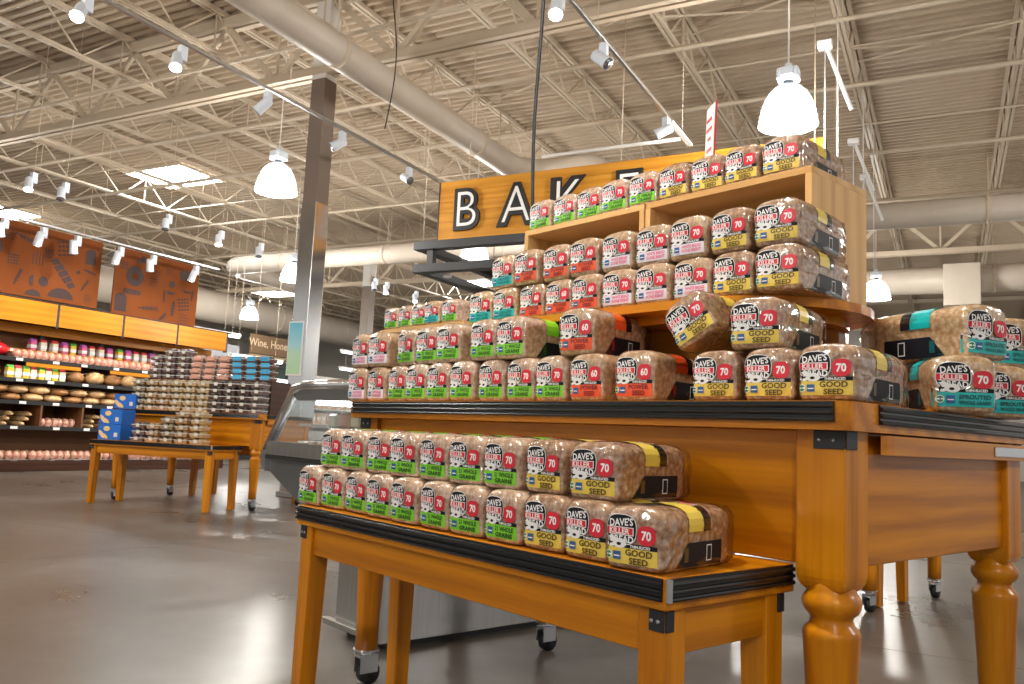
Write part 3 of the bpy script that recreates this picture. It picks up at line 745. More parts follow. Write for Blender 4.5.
part('canopy', MB().prism([(-2.70, .935), (-3.50, .935), (-3.55, .955), (-3.45, 1.0), (-2.70, 1.0)], 'y', Ya - .01, Yb), mat('canopy_steel', (.30, .30, .30), .25, .9), fr)
part('end_frame', MB().tube([(-3.80, Ya, .70), (-3.575, Ya, .962), (-3.55, Ya, .985), (-3.45, Ya, 1.002), (-2.70, Ya, 1.002)], .024, 10), CHROME, fr)
part('end_frame', MB().tube([(-3.80, Yb, .70), (-3.575, Yb, .962), (-3.45, Yb, 1.002), (-2.70, Yb, 1.002)], .016, 8), CHROME, fr)
part('end_glass', MB().prism([(-3.77, .745), (-3.56, .945), (-2.70, .935), (-2.70, .745)], 'y', Ya + .001, Ya + .007), GLASS, fr, 'clear end glass')
part('front_glass', MB().prism([(-3.795, .715), (-3.57, .965), (-3.564, .960), (-3.789, .71)], 'y', Ya + .01, Yb), GLASS, fr, 'slanted front glass')
part('fill_partition', MB().box(-3.42, -2.71, Ya + .52, Ya + .54, .69, .93), WHITE, fr, 'white partition added to brighten the case inside')  # white sheet added to catch the lamp so the interior looks bright
part('inner_floor', MB().box(-3.74, -2.71, Ya + .01, Yb - .02, .686, .692), WHITE, fr)
part('inner_shelf', MB().box(-3.45, -2.71, Ya + .03, Yb - .03, .80, .815), STEEL, fr)
part('inner_light', MB().box(-3.44, -3.38, Ya + .05, Yb - .05, .92, .933), mat('case_lamp', (.9, .95, 1), .5, emit=(.95, .98, 1), es=14.0), fr, 'lit lamp strip inside the case')
pkm = [mat('pack_pale', (.62, .58, .50), .35), mat('pack_pink', (.58, .36, .30), .35), mat('pack_cream', (.66, .56, .36), .35)]
for i in range(9):
    xx = -3.62 + .098 * i; hh = random.uniform(.05, .085)
    zb = .6925 if i < 3 else .8155
    mb = MB().box(xx, xx + .085, Ya + .05, Ya + .20, zb, zb + hh, .012); mb.mi = 1; mb.box(xx + .01, xx + .075, Ya + .06, Ya + .19, zb + hh - .001, zb + hh + .002)
    solo('meat_tray', mb, [pkm[i % 3], WHITE], '%s wrapped tray from the glass front inside the refrigerated case' % ORD[i], 'food tray', 'T', (xx + .04, Ya + .12, zb), 'wrapped trays in the refrigerated case')
# pine crate on top of the case with five loaves
crate(-3.42, -2.76, 2.10, 2.37, 1.0025, 1.295, 'pale pine crate on the refrigerated case behind the white-label loaves')
loaf_row([('G', -3.40), ('G', -3.285), ('G', -3.17), ('T', -3.055), ('G', -2.94)], 2.105, 1.296, 'on the crate over the refrigerated case', 'loaves over the refrigerated case', 3)

# ------------------------------------------------------------------ bakery sign and black steel canopy
sy = 8.9
sg = thing('hanging_sign', 'long wooden hanging sign reading BAKERY in black and white letters', 'sign', 'S', (-3.5, sy, 3.27))
for i in range(6):   # boards
    z0 = 3.27 + .138 * i
    part('sign_board', MB().box(-5.9, -1.12, sy, sy + .10, z0, z0 + .1365, .0015), SIGNW, sg)
part('end_cap', MB().box(-5.915, -5.9, sy - .005, sy + .105, 3.265, 4.10), BLACK, sg)
part('end_cap', MB().box(-1.12, -1.105, sy - .005, sy + .105, 3.265, 4.10), BLACK, sg)
def letter_mesh(ch, size, bold, sx, x, z, y0, y1):
    v, f = text_mesh(ch, size, bold, sx); mb = MB(); n = len(v)
    mb.add([(x + a, y0, z + b) for a, b in v] + [(x + a, y1, z + b) for a, b in v], f + [[n + i for i in q][::-1] for q in f])
    cnt = {}
    for q in f:
        for i in range(len(q)):
            e = (q[i], q[(i + 1) % len(q)]); cnt[e] = 1
    mb.add(mb.v[:], [[b_, a_, n + a_, n + b_] for (a_, b_) in cnt if (b_, a_) not in cnt])
    return mb
for ch, x in zip('BAKERY', (-5.46, -4.74, -4.02, -3.26, -2.50, -1.74)):
    l1 = part('letter', letter_mesh(ch, .56, .055, .94, x, 3.70, sy - .035, sy - .0005), BLACK, sg, 'black letter %s' % ch)
    part('letter_face', letter_mesh(ch, .45, -.016, .92, x, 3.70, sy - .040, sy - .0352), WHITE, l1, 'white inset of the letter')
part('top_bar', MB().tube([(-4.3, sy - .25, 4.18), (-2.6, sy - .25, 4.18)], .022, 8), WHITEP, sg)
for x in (-5.5, -3.4, -1.5):
    part('hanger_rod', MB().tube([(x, sy + .05, 4.10), (x, sy + .05, 6.15)], .007, 6), STRUCT, sg)
cn = thing('steel_canopy', 'black steel canopy frame hanging under the bakery sign', 'canopy', 'S', (-3.6, 9.6, 2.85))
for z in (2.92, 3.22):
    part('beam', MB().box(-6.15, -1.1, 8.72, 8.86, z - .055, z + .055, .004), DARKST, cn)
    part('beam', MB().box(-6.15, -1.1, 10.6, 10.74, z - .055, z + .055, .004), DARKST, cn)
    for x in (-6.15, -4.0, -1.24): part('cross_beam', MB().box(x, x + .14, 8.86, 10.6, z - .05, z + .05, .004), DARKST, cn)
for x in (-5.95, -4.0, -1.3):
    for y in (8.79, 10.67): part('post', MB().box(x, x + .09, y - .045, y + .045, 2.97, 3.17), DARKST, cn)
for x in (-6.05, -1.2):
    part('hanger_rod', MB().tube([(x, 10.67, 3.27), (x, 10.67, 6.15)], .01, 6), STRUCT, cn)
    part('hanger_rod', MB().tube([(x, 8.79, 3.27), (x, 8.79, 6.15)], .007, 6), STRUCT, cn)
for i, x in enumerate((-5.75, -5.0, -3.2)):
    part('puck_light', MB().tube([(x, 8.95, 2.83), (x, 8.95, 2.866)], .06, 14), WHITE, cn, 'small white puck light')

# ------------------------------------------------------------------ high-bay lamps
SHADE = bpy.data.materials.new('prismatic_shade'); SHADE.use_nodes = True
def _shade():   # ribbed acrylic: most of the bulb's light passes, the rest glows
    m = SHADE; t = m.node_tree; b = t.nodes['Principled BSDF']; b.inputs['Base Color'].default_value = (.80, .90, .97, 1); b.inputs['Roughness'].default_value = .12
    b.inputs['Emission Color'].default_value = (.88, .96, 1, 1); b.inputs['Emission Strength'].default_value = .22
    tr = N(m, 'ShaderNodeBsdfTransparent'); mx = N(m, 'ShaderNodeMixShader'); mx.inputs[0].default_value = .22
    L(m, tr.outputs[0], mx.inputs[1]); L(m, b.outputs[0], mx.inputs[2]); L(m, mx.outputs[0], t.nodes['Material Output'].inputs[0])
_shade()
BULB = mat('bulb', (1, 1, 1), .4, emit=(1, .98, .95), es=5)
def highbay(x, y, z, label, light=True):
    h = thing('high_bay_lamp', label, 'lamp', 'S', (x, y, z), 'high-bay lamps'); ORIG[h.name] = (0, 0, 0)
    prof = [(.275, 0), (.272, .02), (.262, .08), (.244, .16), (.215, .24), (.175, .31), (.125, .36), (.075, .385)]
    part('shade', MB().lathe(prof + [(.070, .384), (.120, .352), (.168, .303), (.208, .235), (.237, .157), (.255, .08), (.265, .02), (.268, 0)], (0, 0, 0), 28), SHADE, h, 'glowing ribbed glass dome')
    part('shade_rim', MB().tube([(.272 * math.cos(R(15 * i)), .272 * math.sin(R(15 * i)), .002) for i in range(25)], .008, 6), LAMPWHITE, h)
    part('bulb', MB().blob((0, 0, .19), (.10, .10, .15), 12, 8), BULB, h)
    part('collar', MB().tube([(0, 0, .385), (0, 0, .43)], .05, 14), DARKST, h)
    hs = part('ballast_housing', MB().box(-.10, .10, -.08, .08, .43, .55, .015).box(-.06, .06, -.11, .11, .45, .54, .01).tube([(0, 0, .55), (0, 0, .60)], .035, 12), LAMPWHITE, h)
    part('cord', MB().tube([(0, 0, .60), (0, 0, 6.2 - z)], .009, 6), WHITEP, h)
    if light: add_point('high_bay_bulb', (x, y, z - .02), HIGHBAY_W, (1, .95, .88), .22)
    return h
highbay(-1.305, 7.80, 3.85, 'large glowing dome lamp hanging just above the wooden crates')
highbay(-7.77, 7.84, 3.85, 'glowing dome lamp hanging left of the brown column')
highbay(-12.2, 13.0, 3.85, 'small distant dome lamp in front of the pale duct left of the column')
highbay(-7.46, 12.46, 3.85, 'small white dome lamp glowing under the black steel canopy')
highbay(-1.24, 17.65, 3.85, 'small dome lamp glowing beside the right crate panel')
for (x, y, lb) in ((-1.3, 1.4, 'dome lamp overhead out of frame above the bread table'), (5.2, 4.6, 'dome lamp out of frame to the right of the bread table'), (-7.8, 1.6, 'dome lamp out of frame at the left'), (2.2, -3.4, 'dome lamp out of frame behind the photographer'), (-5, -3.4, 'dome lamp out of frame behind and left of the photographer'), (5.2, 12.5, 'dome lamp out of frame at the far right'), (-14.5, 7.8, 'dome lamp out of frame beyond the bakery wall'), (-18, 17.5, 'small added fill dome lamp far left near the fat grey duct'), (-12.5, 22, 'tiny added fill dome lamp farthest back left of the sign'), (-5, 23, 'tiny added fill dome lamp farthest back behind the sign'), (3.5, 22, 'added fill dome lamp far back at the right'), (-22, 10, 'added fill dome lamp far left behind the murals')):  # those listed after the bakery wall one are added to brighten the distance
    highbay(x, y, 3.85, lb)

# ------------------------------------------------------------------ track lighting
LENS = mat('spot_lens', (1, .98, .93), .3, emit=(1, .95, .85), es=9)
LENSOFF = mat('spot_lens_off', (.25, .26, .28), .2, .6)
def track(label, a, b):
    t = thing('track_rail', label, 'light track', 'S', a)
    part('rail', MB().bar(a, b, .035, .03, .003), ZINC, t)
    n = max(2, int((Vector(b) - Vector(a)).length / 2.2))
    for i in range(n + 1):
        p = Vector(a).lerp(Vector(b), (i + .15) / (n + .3)); part('hanger_wire', MB().tube([p, (p.x, p.y, 5.62)], .004, 5), STRUCT, t)
    return t
def spot(p, aim, label, lit=True, scale=1.0, group='track spotlights', drop=False):
    """a cylindrical track head: adapter, gear box and can"""
    s = thing('track_spotlight', label, 'spotlight', 'S', p, group); ORIG[s.name] = (0, 0, 0)
    k = scale; d = Vector(aim).normalized(); c = Vector((.0, .0, -.17 * k))
    part('gear_box', MB().obox((.0, .05 * k, -.085 * k), (.03 * k, .035 * k, .065 * k), None, .005), LAMPWHITE, s)
    if drop: part('drop_rod', MB().tube([(0, .05 * k, -.03), (0, .05 * k, 6.2 - p[2])], .0045, 5), STRUCT, s)
    part('arm', MB().tube([(0, .02 * k, -.14 * k), c], .012 * k, 6), LAMPWHITE, s)
    cb = part('can', MB().tube([c - d * .085 * k, c - d * .075 * k, c + d * .07 * k, c + d * .085 * k], [.035 * k, .045 * k, .050 * k, .056 * k], 16), LAMPWHITE, s)
    part('lens', MB().tube([c + d * .083 * k, c + d * .089 * k], .049 * k, 16), LENS if lit else LENSOFF, cb, 'lit lens' if lit else 'dark lens')
    return s
track('long silver light track rising across the upper left', (-5.70, -4, 4.0), (-5.70, 8.55, 4.0))
for i, (y, aim, lit, lb) in enumerate(((3.62, (.4, -.5, -.8), True, 'brightly lit track head at the top left corner'), (4.50, (.35, -.35, -.9), True, 'lit white track head second from the top left corner'), (5.50, (-.5, -.2, -.5), False, 'dark track head above the left dome lamp'), (6.6, (-.6, -.5, -.5), False, 'dark track head in front of the brown column'), (7.85, (.7, -.2, -.4), False, 'track head at the end of the long silver track'))):
    spot((-5.70, y, 3.985), aim, lb, lit)
track('short silver light track above the wooden crates', (-2.40, -4, 4.0), (-2.40, 8.4, 4.0))
part('rail_end', MB().bar((-2.40, 7.65, 3.982), (-2.40, 8.35, 3.982), .05, .02), WHITE, bpy.data.objects['track_rail.001'])
for (y, aim, lit, lb) in ((4.95, (.2, -.5, -.9), True, 'lit track head at the top edge beside the black cable'), (5.80, (.6, -.1, -.5), False, 'white track head on the short track below the top edge'), (7.45, (-.7, -.1, -.3), False, 'white track head at the end of the short track')):
    spot((-2.40, y, 3.985), aim, lb, lit)
track('white light track running along the top of the brown bakery murals', (-11.3, 5.6, 3.48), (-11.3, 10.2, 3.48))
for i, y in enumerate((6.40, 6.95, 7.47, 8.19, 8.79, 9.65)):
    spot((-11.3, y, 3.465), (-.5, .1, -.8) if i % 2 else (-.3, .3, -.9), '%s track head from the left over the bakery murals' % ORD[i], i in (1, 3, 5), 1.15, 'spotlights over the murals')
for i, (y, lit) in enumerate(((6.3, True), (6.75, False), (8.45, False), (9.5, True), (10.4, False), (11.6, True), (13.7, False), (14.1, True), (15.2, True))):
    spot((-10.6, y, 3.985), (.3, -.2, -.9), '%s drop-rod spotlight from the left above the far tables' % ORD[i], i in (0, 3, 5, 7, 8), 1.1, 'spotlights above the far tables', drop=True)
# beams of the spotlights that light the display and the bakery
for (p, aim, wt) in (((-2.4, .6, 3.8), (-1.0, 1.55, .7), 1.0), ((-2.4, -1.2, 3.8), (-1.6, 1.3, .7), 1.0), ((.9, -.6, 3.8), (-.6, 1.5, .7), 1.1), ((-5.7, -.5, 3.8), (-1.8, 1.4, .8), .9), ((-5.7, 1.2, 3.8), (-1.8, 1.7, 1.0), .8)):
    add_spot('track_beam', p, aim, SPOT_W * wt, R(48), .6)
for y in (6.95, 8.19, 9.65): add_spot('mural_beam', (-11.0, y, 3.25), (-11.9, y + .2, 2.3), 4, R(95), .7)
for y in (6.3, 7.6, 9.0, 10.4): add_spot('bakery_beam', (-10.3, y, 3.8), (-11.9, y + .1, 1.2), 125, R(70), .7)
for (p, a) in (((-5.7, 4.5, 3.8), (-6.4, 5.4, .9)), ((-7.8, 3.6, 3.8), (-6.6, 5.6, .9))): add_spot('far_table_beam', p, a, 120, R(50), .7)
track('light track out of frame to the right over the aisle', (.9, -4, 4.0), (.9, 2.5, 4.0))
for i, (tx_, ty_, aim) in enumerate(((-2.4, .6, (.4, .3, -.9)), (-2.4, -1.2, (.2, .5, -.8)), (.9, -.6, (-.4, .5, -.8)), (-5.7, -.5, (.7, .3, -.6)), (-5.7, 1.2, (.7, .1, -.6)))):
    spot((tx_, ty_, 3.985), aim, '%s track head out of frame aimed at the bread table' % ORD[i], True, 1.0, 'track heads aimed at the bread table')

# ------------------------------------------------------------------ hanging cables
solo('power_cable', MB().tube([(-1.66 + .012 * math.sin(z * 2.1) + .006 * math.sin(z * 5), 3.28, z) for z in [.02 + .15 * i for i in range(38)]], .0085, 8), RUBBER, 'thick black power cable hanging from the ceiling behind the bread table', 'cable', 'S', (-1.66, 3.28, 0))
solo('thin_wire', MB().tube([(-4.62 - .06 * math.cos((5.3 - z) * 3.0), 6.0, z) for z in [3.62 + .1 * i for i in range(26)]], .006, 6), RUBBER, 'thin dark wire dangling in front of the painted duct', 'cable', 'S', (-4.62, 6.0, 3.62))
for i, (x, y, lb) in enumerate(((-1.06, 8.46, 'nearest white hanger box with twin cables right of the dome lamp'), (-1.07, 11.4, 'middle white hanger box with a cable above the right crate'), (-1.06, 13.0, 'farthest white hanger box with a cable above the right crate'))):
    hb = thing('cable_hanger', lb, 'hanger', 'S', (x, y, 3.3))
    part('hanger_box', MB().box(x - .07, x + .07, y - .05, y + .05, 4.86, 4.94, .01), WHITE, hb)
    part('hanger_wire', MB().tube([(x, y, 3.3), (x, y, 4.86)], .008, 6), WHITE, hb)
    part('hanger_wire', MB().tube([(x + .12, y, 3.3), (x + .12, y, 5.62)], .006, 6), WHITE, hb)
    part('hanger_arm', MB().bar((x + .02, y, 4.86), (x + .22, y + .3, 4.3), .03), WHITE, hb)

# ------------------------------------------------------------------ bakery wall unit at the far left
DBROWN = wood('dark_case_wood', (.030, .010, .006), (.05, .018, .009), (.075, .028, .012), axis=1, coat=.1)
bx = -11.55
un = thing('bakery_wall_unit', 'long dark bakery shelving unit with orange wood fascia at far left', 'shelving', 'S', (-11.9, 8, 0))
part('plinth', MB().box(bx - .75, bx, 5.2, 10.9, 0, .15, .005), DBROWN, un)
part('back_panel', MB().box(bx - .78, bx - .74, 5.2, 10.9, .15, 2.45), mat('unit_back', (.19, .075, .022), .6), un, 'dark brown back panel')
SHELF = [(.15, bx - .02, DBROWN), (.63, bx - .05, DBROWN), (.985, bx - .08, DBROWN), (1.30, bx - .12, DBROWN), (1.60, bx - .22, DBROWN), (1.735, bx - .36, FASCIA)]
for i, (z, xf, m) in enumerate(SHELF):
    if i: part('shelf_board', MB().box(bx - .74, xf, 5.2, 10.9, z - .03, z, .002), m, un)
    rail = part('price_rail', MB().box(xf, xf + .012, 5.2, 10.9, z - .045, z + .012, .001), m if m is FASCIA else BLACK, un)
    for k in range(9):
        y = 6.0 + .52 * k + random.uniform(-.1, .1)
        part('price_tag', MB().box(xf + .012, xf + .015, y, y + .10, z - .036, z + .002), WHITE, un)
for y in (5.9, 6.75, 7.45, 8.1, 8.8, 9.5): part('divider', MB().box(bx - .74, bx - .07, y, y + .03, .63, .955), mat('divider_wood', (.16, .06, .02), .5) if y < 6 else bpy.data.materials['divider_wood'], un)
for y in (5.6, 7.0, 8.35, 9.7): part('orange_rail', MB().box(bx - .14, bx - .125, y + .2, y + 1.05, 1.49, 1.545, .002), FASCIA, un)
ys = [5.3, 6.45, 7.55, 8.65, 9.70, 10.80]
for a, b in zip(ys, ys[1:]):
    part('fascia_panel', MB().box(bx - .10, bx - .05, a + .02, b - .02, 2.10, 2.43, .004), FASCIA, un)
    part('fascia_post', MB().box(bx - .12, bx - .06, b - .02, b + .02, 2.08, 2.44), DARKST, un)
    part('lower_fascia', MB().box(bx - .45, bx - .42, a, b, 1.98, 2.12, .003), FASCIA, un)
for y in (6.1, 7.6, 8.6, 9.6): part('bracket_post', MB().box(bx - .55, bx - .50, y, y + .05, 1.735, 2.05), DARKST, un)
part('top_board', MB().box(bx - .78, bx - .05, 5.2, 10.9, 2.43, 2.45), DBROWN, un)

# goods on the unit: each one an object, alike ones share mesh data
CRUST = mottled('crust', (.42, .19, .06), (.70, .44, .20), 14, .55, c3=(.80, .60, .36)); CRUST2 = mottled('crust_dark', (.26, .10, .035), (.52, .27, .10), 14, .5)
PALE = mottled('pale_roll', (.62, .40, .20), (.78, .60, .40), 20, .5); PINKB = mottled('pink_bag', (.58, .22, .16), (.72, .48, .36), 25, .3)
def m_loaf(m, rx, ry, rz, slash=True):
    mb = MB().blob((0, 0, rz * .8), (rx, ry, rz), 12, 7, .03, .25)
    if slash:
        mb.mi = 1
        for k in (-.5, 0, .5): mb.obox((0, ry * k, rz * 1.62 - abs(k) * rz * .28), (rx * .5, ry * .06, rz * .08), Matrix.Rotation(.5, 3, 'Z'))
    return mb.mesh('bread_shape', [m, PALE])
def m_baguette():
    mb = MB().tube([(-.26, 0, .028), (-.22, 0, .032), (-.1, 0, .034), (.1, 0, .034), (.22, 0, .032), (.26, 0, .028)], [.012, .026, .033, .033, .026, .012], 10)
    mb.mi = 1
    for k in (-.15, -.05, .05, .15): mb.obox((k, 0, .066), (.03, .006, .003), Matrix.Rotation(.4, 3, 'Z'))
    return mb.mesh('baguette_shape', [CRUST, PALE])
def m_rolls():
    mb = MB()
    for i in range(3):
        for j in range(2): mb.blob((-.07 + .14 * j, -.105 + .105 * i, .06), (.085, .058, .075), 9, 5, .08, .2)
    mb.mi = 1; mb.box(-.14, .14, -.155, .155, 0, .006)
    return mb.mesh('roll_pack_shape', [PINKB, WHITE])
def m_carton(body, cap):
    mb = MB().box(-.045, .045, -.045, .045, 0, .15, .006); mb.mi = 1; mb.prism([(-.045, .15), (.045, .15), (.012, .19), (-.012, .19)], 'y', -.044, .044); mb.mi = 2; mb.box(-.0455, .0455, -.0455, .0455, .05, .10)
    return mb.mesh('carton_shape', [body, cap, WHITE])
G1 = m_loaf(CRUST, .16, .150, .115); G2 = m_loaf(CRUST2, .14, .14, .105); G8 = m_loaf(CRUST, .16, .145, .068); G9 = m_loaf(CRUST2, .15, .14, .064); G3 = m_baguette(); G4 = m_rolls()
G5 = m_carton(mat('carton_yellow', (.75, .55, .05), .4), mat('carton_green', (.10, .40, .06), .4)); G6 = m_carton(mat('carton_pink', (.70, .10, .28), .4), mat('carton_violet', (.45, .12, .45), .4)); G7 = m_carton(mat('carton_cream', (.75, .68, .52), .4), mat('carton_red', (.6, .05, .05), .4))
def shelf_goods(name, meshes, y0, y1, n, x, z, what, cat, where, rot=0.0, jit=.1, layers=1, dz=.05):
    for l in range(layers):
        for i in range(n):
            y = y0 + (y1 - y0) * (i + .5 + (.3 * (l % 2))) / n; me = meshes[(i * 7 + l) % len(meshes)]
            o = solo(name, me, None, '%s %s %sfrom left %s' % (ORD[i % 20], what, ('' if layers == 1 else ('lower one ' if l == 0 else ORD[l] + ' layer ')), where), cat, 'S', (x + random.uniform(-.02, .02), y, z + l * dz), what + 's ' + where, rz=rot + random.uniform(-jit, jit))
shelf_goods('roll_pack', [G4], 5.4, 10.7, 16, bx - .25, .1515, 'pack of rolls', 'bread', 'on the bottom shelf of the wall unit')
for (a, b, n, nm) in ((6.0, 6.7, 3, 'left cubby'), (6.85, 7.4, 2, 'middle cubby'), (8.2, 8.7, 2, 'hidden cubby')):
    for l in range(3):
        for i in range(n):
            solo('baguette', G3, None, '%s wrapped baguette in layer %s of the %s of the wall unit' % (ORD[i], ('one', 'two', 'three')[l], nm), 'bread', 'S', (bx - .38, a + (b - a) * (i + .5) / n + .04 * l, .6315 + l * .071), 'baguettes in the %s' % nm, rz=random.uniform(-.5, .3) * 0 + R(90) * 0 + random.uniform(-.12, .12))
shelf_goods('roll_pack', [G4], 7.52, 8.08, 2, bx - .3, .6315, 'pink pack of rolls', 'bread', 'in the right cubby of the wall unit')
shelf_goods('artisan_loaf', [G8, G8, G9], 5.4, 10.7, 17, bx - .28, .9865, 'crusty loaf', 'bread', 'on the shelf above the cubbies', 0, .2, 2, .112)
shelf_goods('artisan_loaf', [G1, G2, G1], 5.4, 6.95, 5, bx - .32, 1.3015, 'golden loaf', 'bread', 'on the shelf below the black ledge', 0, .3)
shelf_goods('juice_carton', [G5, G7], 6.95, 7.85, 8, bx - .20, 1.3015, 'small carton', 'carton', 'under the orange rail of the wall unit')
shelf_goods('artisan_loaf', [G2, G1], 7.95, 10.7, 9, bx - .32, 1.3015, 'brown loaf', 'bread', 'right of the cartons on the wall unit', 0, .3)
shelf_goods('roll_pack', [G4], 7.1, 10.6, 11, bx - .40, 1.6015, 'flat pack of rolls', 'bread', 'on the black ledge of the wall unit')
shelf_goods('gift_carton', [G6, G6, G7, G5, G7], 7.4, 10.6, 20, bx - .48, 1.7365, 'bright carton', 'carton', 'on the orange shelf of the wall unit')
shelf_goods('gift_carton', [G7, G5], 5.9, 6.9, 5, bx - .48, 1.7365, 'cream carton', 'carton', 'at the left of the orange shelf')
fb = MB().blob((0, 0, .10), (.13, .15, .10), 12, 8, .05, .2); fb.mi = 1; fb.tube([(0, 0, .17), (0, .02, .24)], .02, 8)
solo('gift_bag', fb.mesh('gift_bag_shape', [mat('bag_red', (.72, .01, .02), .3), mat('bag_tie', (.5, .02, .02), .4)]), None, 'shiny red gathered bag on the black ledge at far left', 'bag', 'S', (bx - .33, 6.98 - .1, 1.6015))

# brown murals with bread motifs above the unit
MURAL = mottled('mural_brown', (.17, .048, .013), (.20, .058, .016), 1.2, .8); MURAL.node_tree.nodes['Principled BSDF'].inputs['Specular IOR Level'].default_value = .1; MOT = mat('mural_motif', (.030, .009, .009), .6)
def mural(y0, y1, z0, z1, label, motifs):
    x = bx - .28
    m = thing('mural_panel', label, 'mural', 'S', (x, (y0 + y1) / 2, z0))
    part('panel', MB().box(x - .04, x, y0, y1, z0, z1, .003), MURAL, m)
    for (kind, cy, cz, s, rot) in motifs:
        cy = y0 + (y1 - y0) * cy; cz = z0 + (z1 - z0) * cz; mb = MB(); c, q = math.cos(rot), math.sin(rot)
        def P2(a, b): return (x + .003, cy + a * c - b * q, cz + a * q + b * c)
        def poly(pts):
            n = len(pts); lo = [(x + .0002, p_[1], p_[2]) for p_ in (P2(*t) for t in pts)]; hi = [P2(*t) for t in pts]
            mb.add(lo + hi, [list(range(n, 2 * n))] + [[i, (i + 1) % n, n + (i + 1) % n, n + i] for i in range(n)])
        def ell(ax, az, ra, rb, n=16): poly([(ax + ra * math.cos(2 * math.pi * i / n), az + rb * math.sin(2 * math.pi * i / n)) for i in range(n)])
        if kind == 'donut':
            n = 24
            for i in range(n):
                a, b = 2 * math.pi * i / n, 2 * math.pi * (i + 1) / n
                poly([(s * math.cos(a), s * math.sin(a)), (s * math.cos(b), s * math.sin(b)), (s * .35 * math.cos(b), s * .35 * math.sin(b)), (s * .35 * math.cos(a), s * .35 * math.sin(a))])
        elif kind == 'baguette':
            for k in range(5):
                a = -s + 2 * s * k / 5; w0 = s * .26 * (1 if 0 < k < 4 else .8)
                poly([(a, -w0), (a + .34 * s, -w0), (a + .44 * s, w0), (a + .1 * s, w0)])
        elif kind == 'bun': poly([(s * math.cos(R(12 * i)), s * .75 * math.sin(R(12 * i))) for i in range(16)])
        elif kind == 'roll': ell(0, 0, s, s)
        elif kind == 'loaf': poly([(-s * .7, -s)] + [(s * .7, -s), (s * .7, s * .5)] + [(s * .7 * math.cos(R(a)), s * .5 + s * .5 * math.sin(R(a))) for a in range(20, 180, 20)] + [(-s * .7, s * .5)])
        elif kind == 'wheat':
            poly([(-s, -.01), (s, -.01), (s, .01), (-s, .01)])
            for k in range(6):
                a = -s * .6 + s * .3 * k
                for g in (-1, 1): poly([(a, 0), (a + .08 * s, g * .16 * s), (a + .26 * s, g * .26 * s), (a + .2 * s, g * .1 * s)][::g])
        elif kind == 'lines':
            for k in range(4): poly([(-s, k * s * .4 - s * .6), (s * (.4 + .2 * (k % 3)), k * s * .4 - s * .6), (s * (.4 + .2 * (k % 3)), k * s * .4 - s * .5), (-s, k * s * .4 - s * .5)])
        elif kind == 'grid':
            for a in range(4):
                for b in range(4): ell(-s * .75 + a * s * .5, -s * .75 + b * s * .5, s * .2, s * .16, 8)
        part('bread_motif', mb, MOT, m)
    return m
mural(5.25, 8.31, 2.50, 3.56, 'brown bread-pattern mural panel at the left edge of the photo', [('wheat', .60, .80, .16, -.3), ('grid', .80, .78, .13, .2), ('loaf', .94, .74, .12, 0), ('lines', .67, .58, .12, 1.57), ('grid', .72, .66, .07, 0), ('baguette', .80, .42, .26, -.85), ('wheat', .94, .52, .10, -.2), ('roll', .705, .25, .075, 0), ('bun', .655, .24, .085, 1.6), ('bun', .80, .06, .20, 0), ('bun', .66, .03, .12, 0), ('wheat', .92, .30, .10, 1.0), ('wheat', .58, .25, .12, 1.2), ('roll', .88, .48, .03, 0), ('lines', .95, .12, .08, 0), ('grid', .55, .48, .08, 0), ('lines', .53, .8, .1, 0), ('donut', .45, .6, .14, 0)])
mural(8.57, 10.24, 2.46, 3.56, 'brown bread-pattern mural panel with a doughnut motif right of the gap', [('donut', .22, .62, .165, 0), ('baguette', .20, .38, .17, 0), ('loaf', .09, .20, .15, 0), ('wheat', .40, .18, .18, .1), ('lines', .47, .70, .10, 0), ('lines', .45, .58, .10, 0), ('loaf', .83, .80, .13, 1.57), ('roll', .66, .62, .06, 0), ('bun', .66, .50, .075, 3.14), ('baguette', .70, .24, .13, 1.5), ('grid', .83, .34, .12, .2), ('wheat', .85, .55, .10, 0), ('wheat', .58, .40, .10, 1.57), ('grid', .09, .75, .07, 0), ('loaf', .30, .90, .06, 0), ('roll', .25, .86, .04, 0), ('lines', .62, .82, .07, 1.57), ('wheat', .93, .5, .09, 1.4), ('lines', .85, .1, .12, 0), ('baguette', .58, .08, .10, .8)])

# ------------------------------------------------------------------ clamshells and boxes on the far tables
RIM = mat('clamshell_rim', (.70, .72, .72), .25); LBLW = mat('label_paper', (.66, .62, .54), .5)
def clamshell(cname, c, lab, lw=.020, lz=.042):
    """clear clamshell: tray with goods, bright rim, domed lid with goods showing, paper label"""
    g = mottled('goods_' + cname, tuple(v * .55 for v in c), c, 60, .3, coat=.5)
    mb = MB(); a, d, h = .075, .062, .030
    def fr(x0, y0, z0, x1, y1, z1):
        vs = [(-x0, -y0, z0), (x0, -y0, z0), (x0, y0, z0), (-x0, y0, z0), (-x1, -y1, z1), (x1, -y1, z1), (x1, y1, z1), (-x1, y1, z1)]
        mb.add(vs, [[3, 2, 1, 0], [4, 5, 6, 7]] + [[i, (i + 1) % 4, 4 + (i + 1) % 4, 4 + i] for i in range(4)])
    fr(a * .86, d * .86, 0, a * .96, d * .96, h)
    mb.mi = 1; fr(a, d, h, a, d, h + .005)
    mb.mi = 0
    for sx in (-1, 1): mb.blob((sx * a * .45, 0, h + .012), (a * .42, d * .8, .020), 8, 5)
    mb.mi = 3; fr(a * .95, d * .95, h + .005, a * .80, d * .80, h + .032)
    mb.mi = 2; mb.box(-lw, lw, -d * 1.0, -d * .97, .012, lz)
    return mb.mesh('clamshell_shape', [g, RIM, lab, GLASS])
BLUEL = mat('label_blue', (.04, .36, .62), .4); PINKL = mat('label_salmon', (.75, .36, .27), .4)
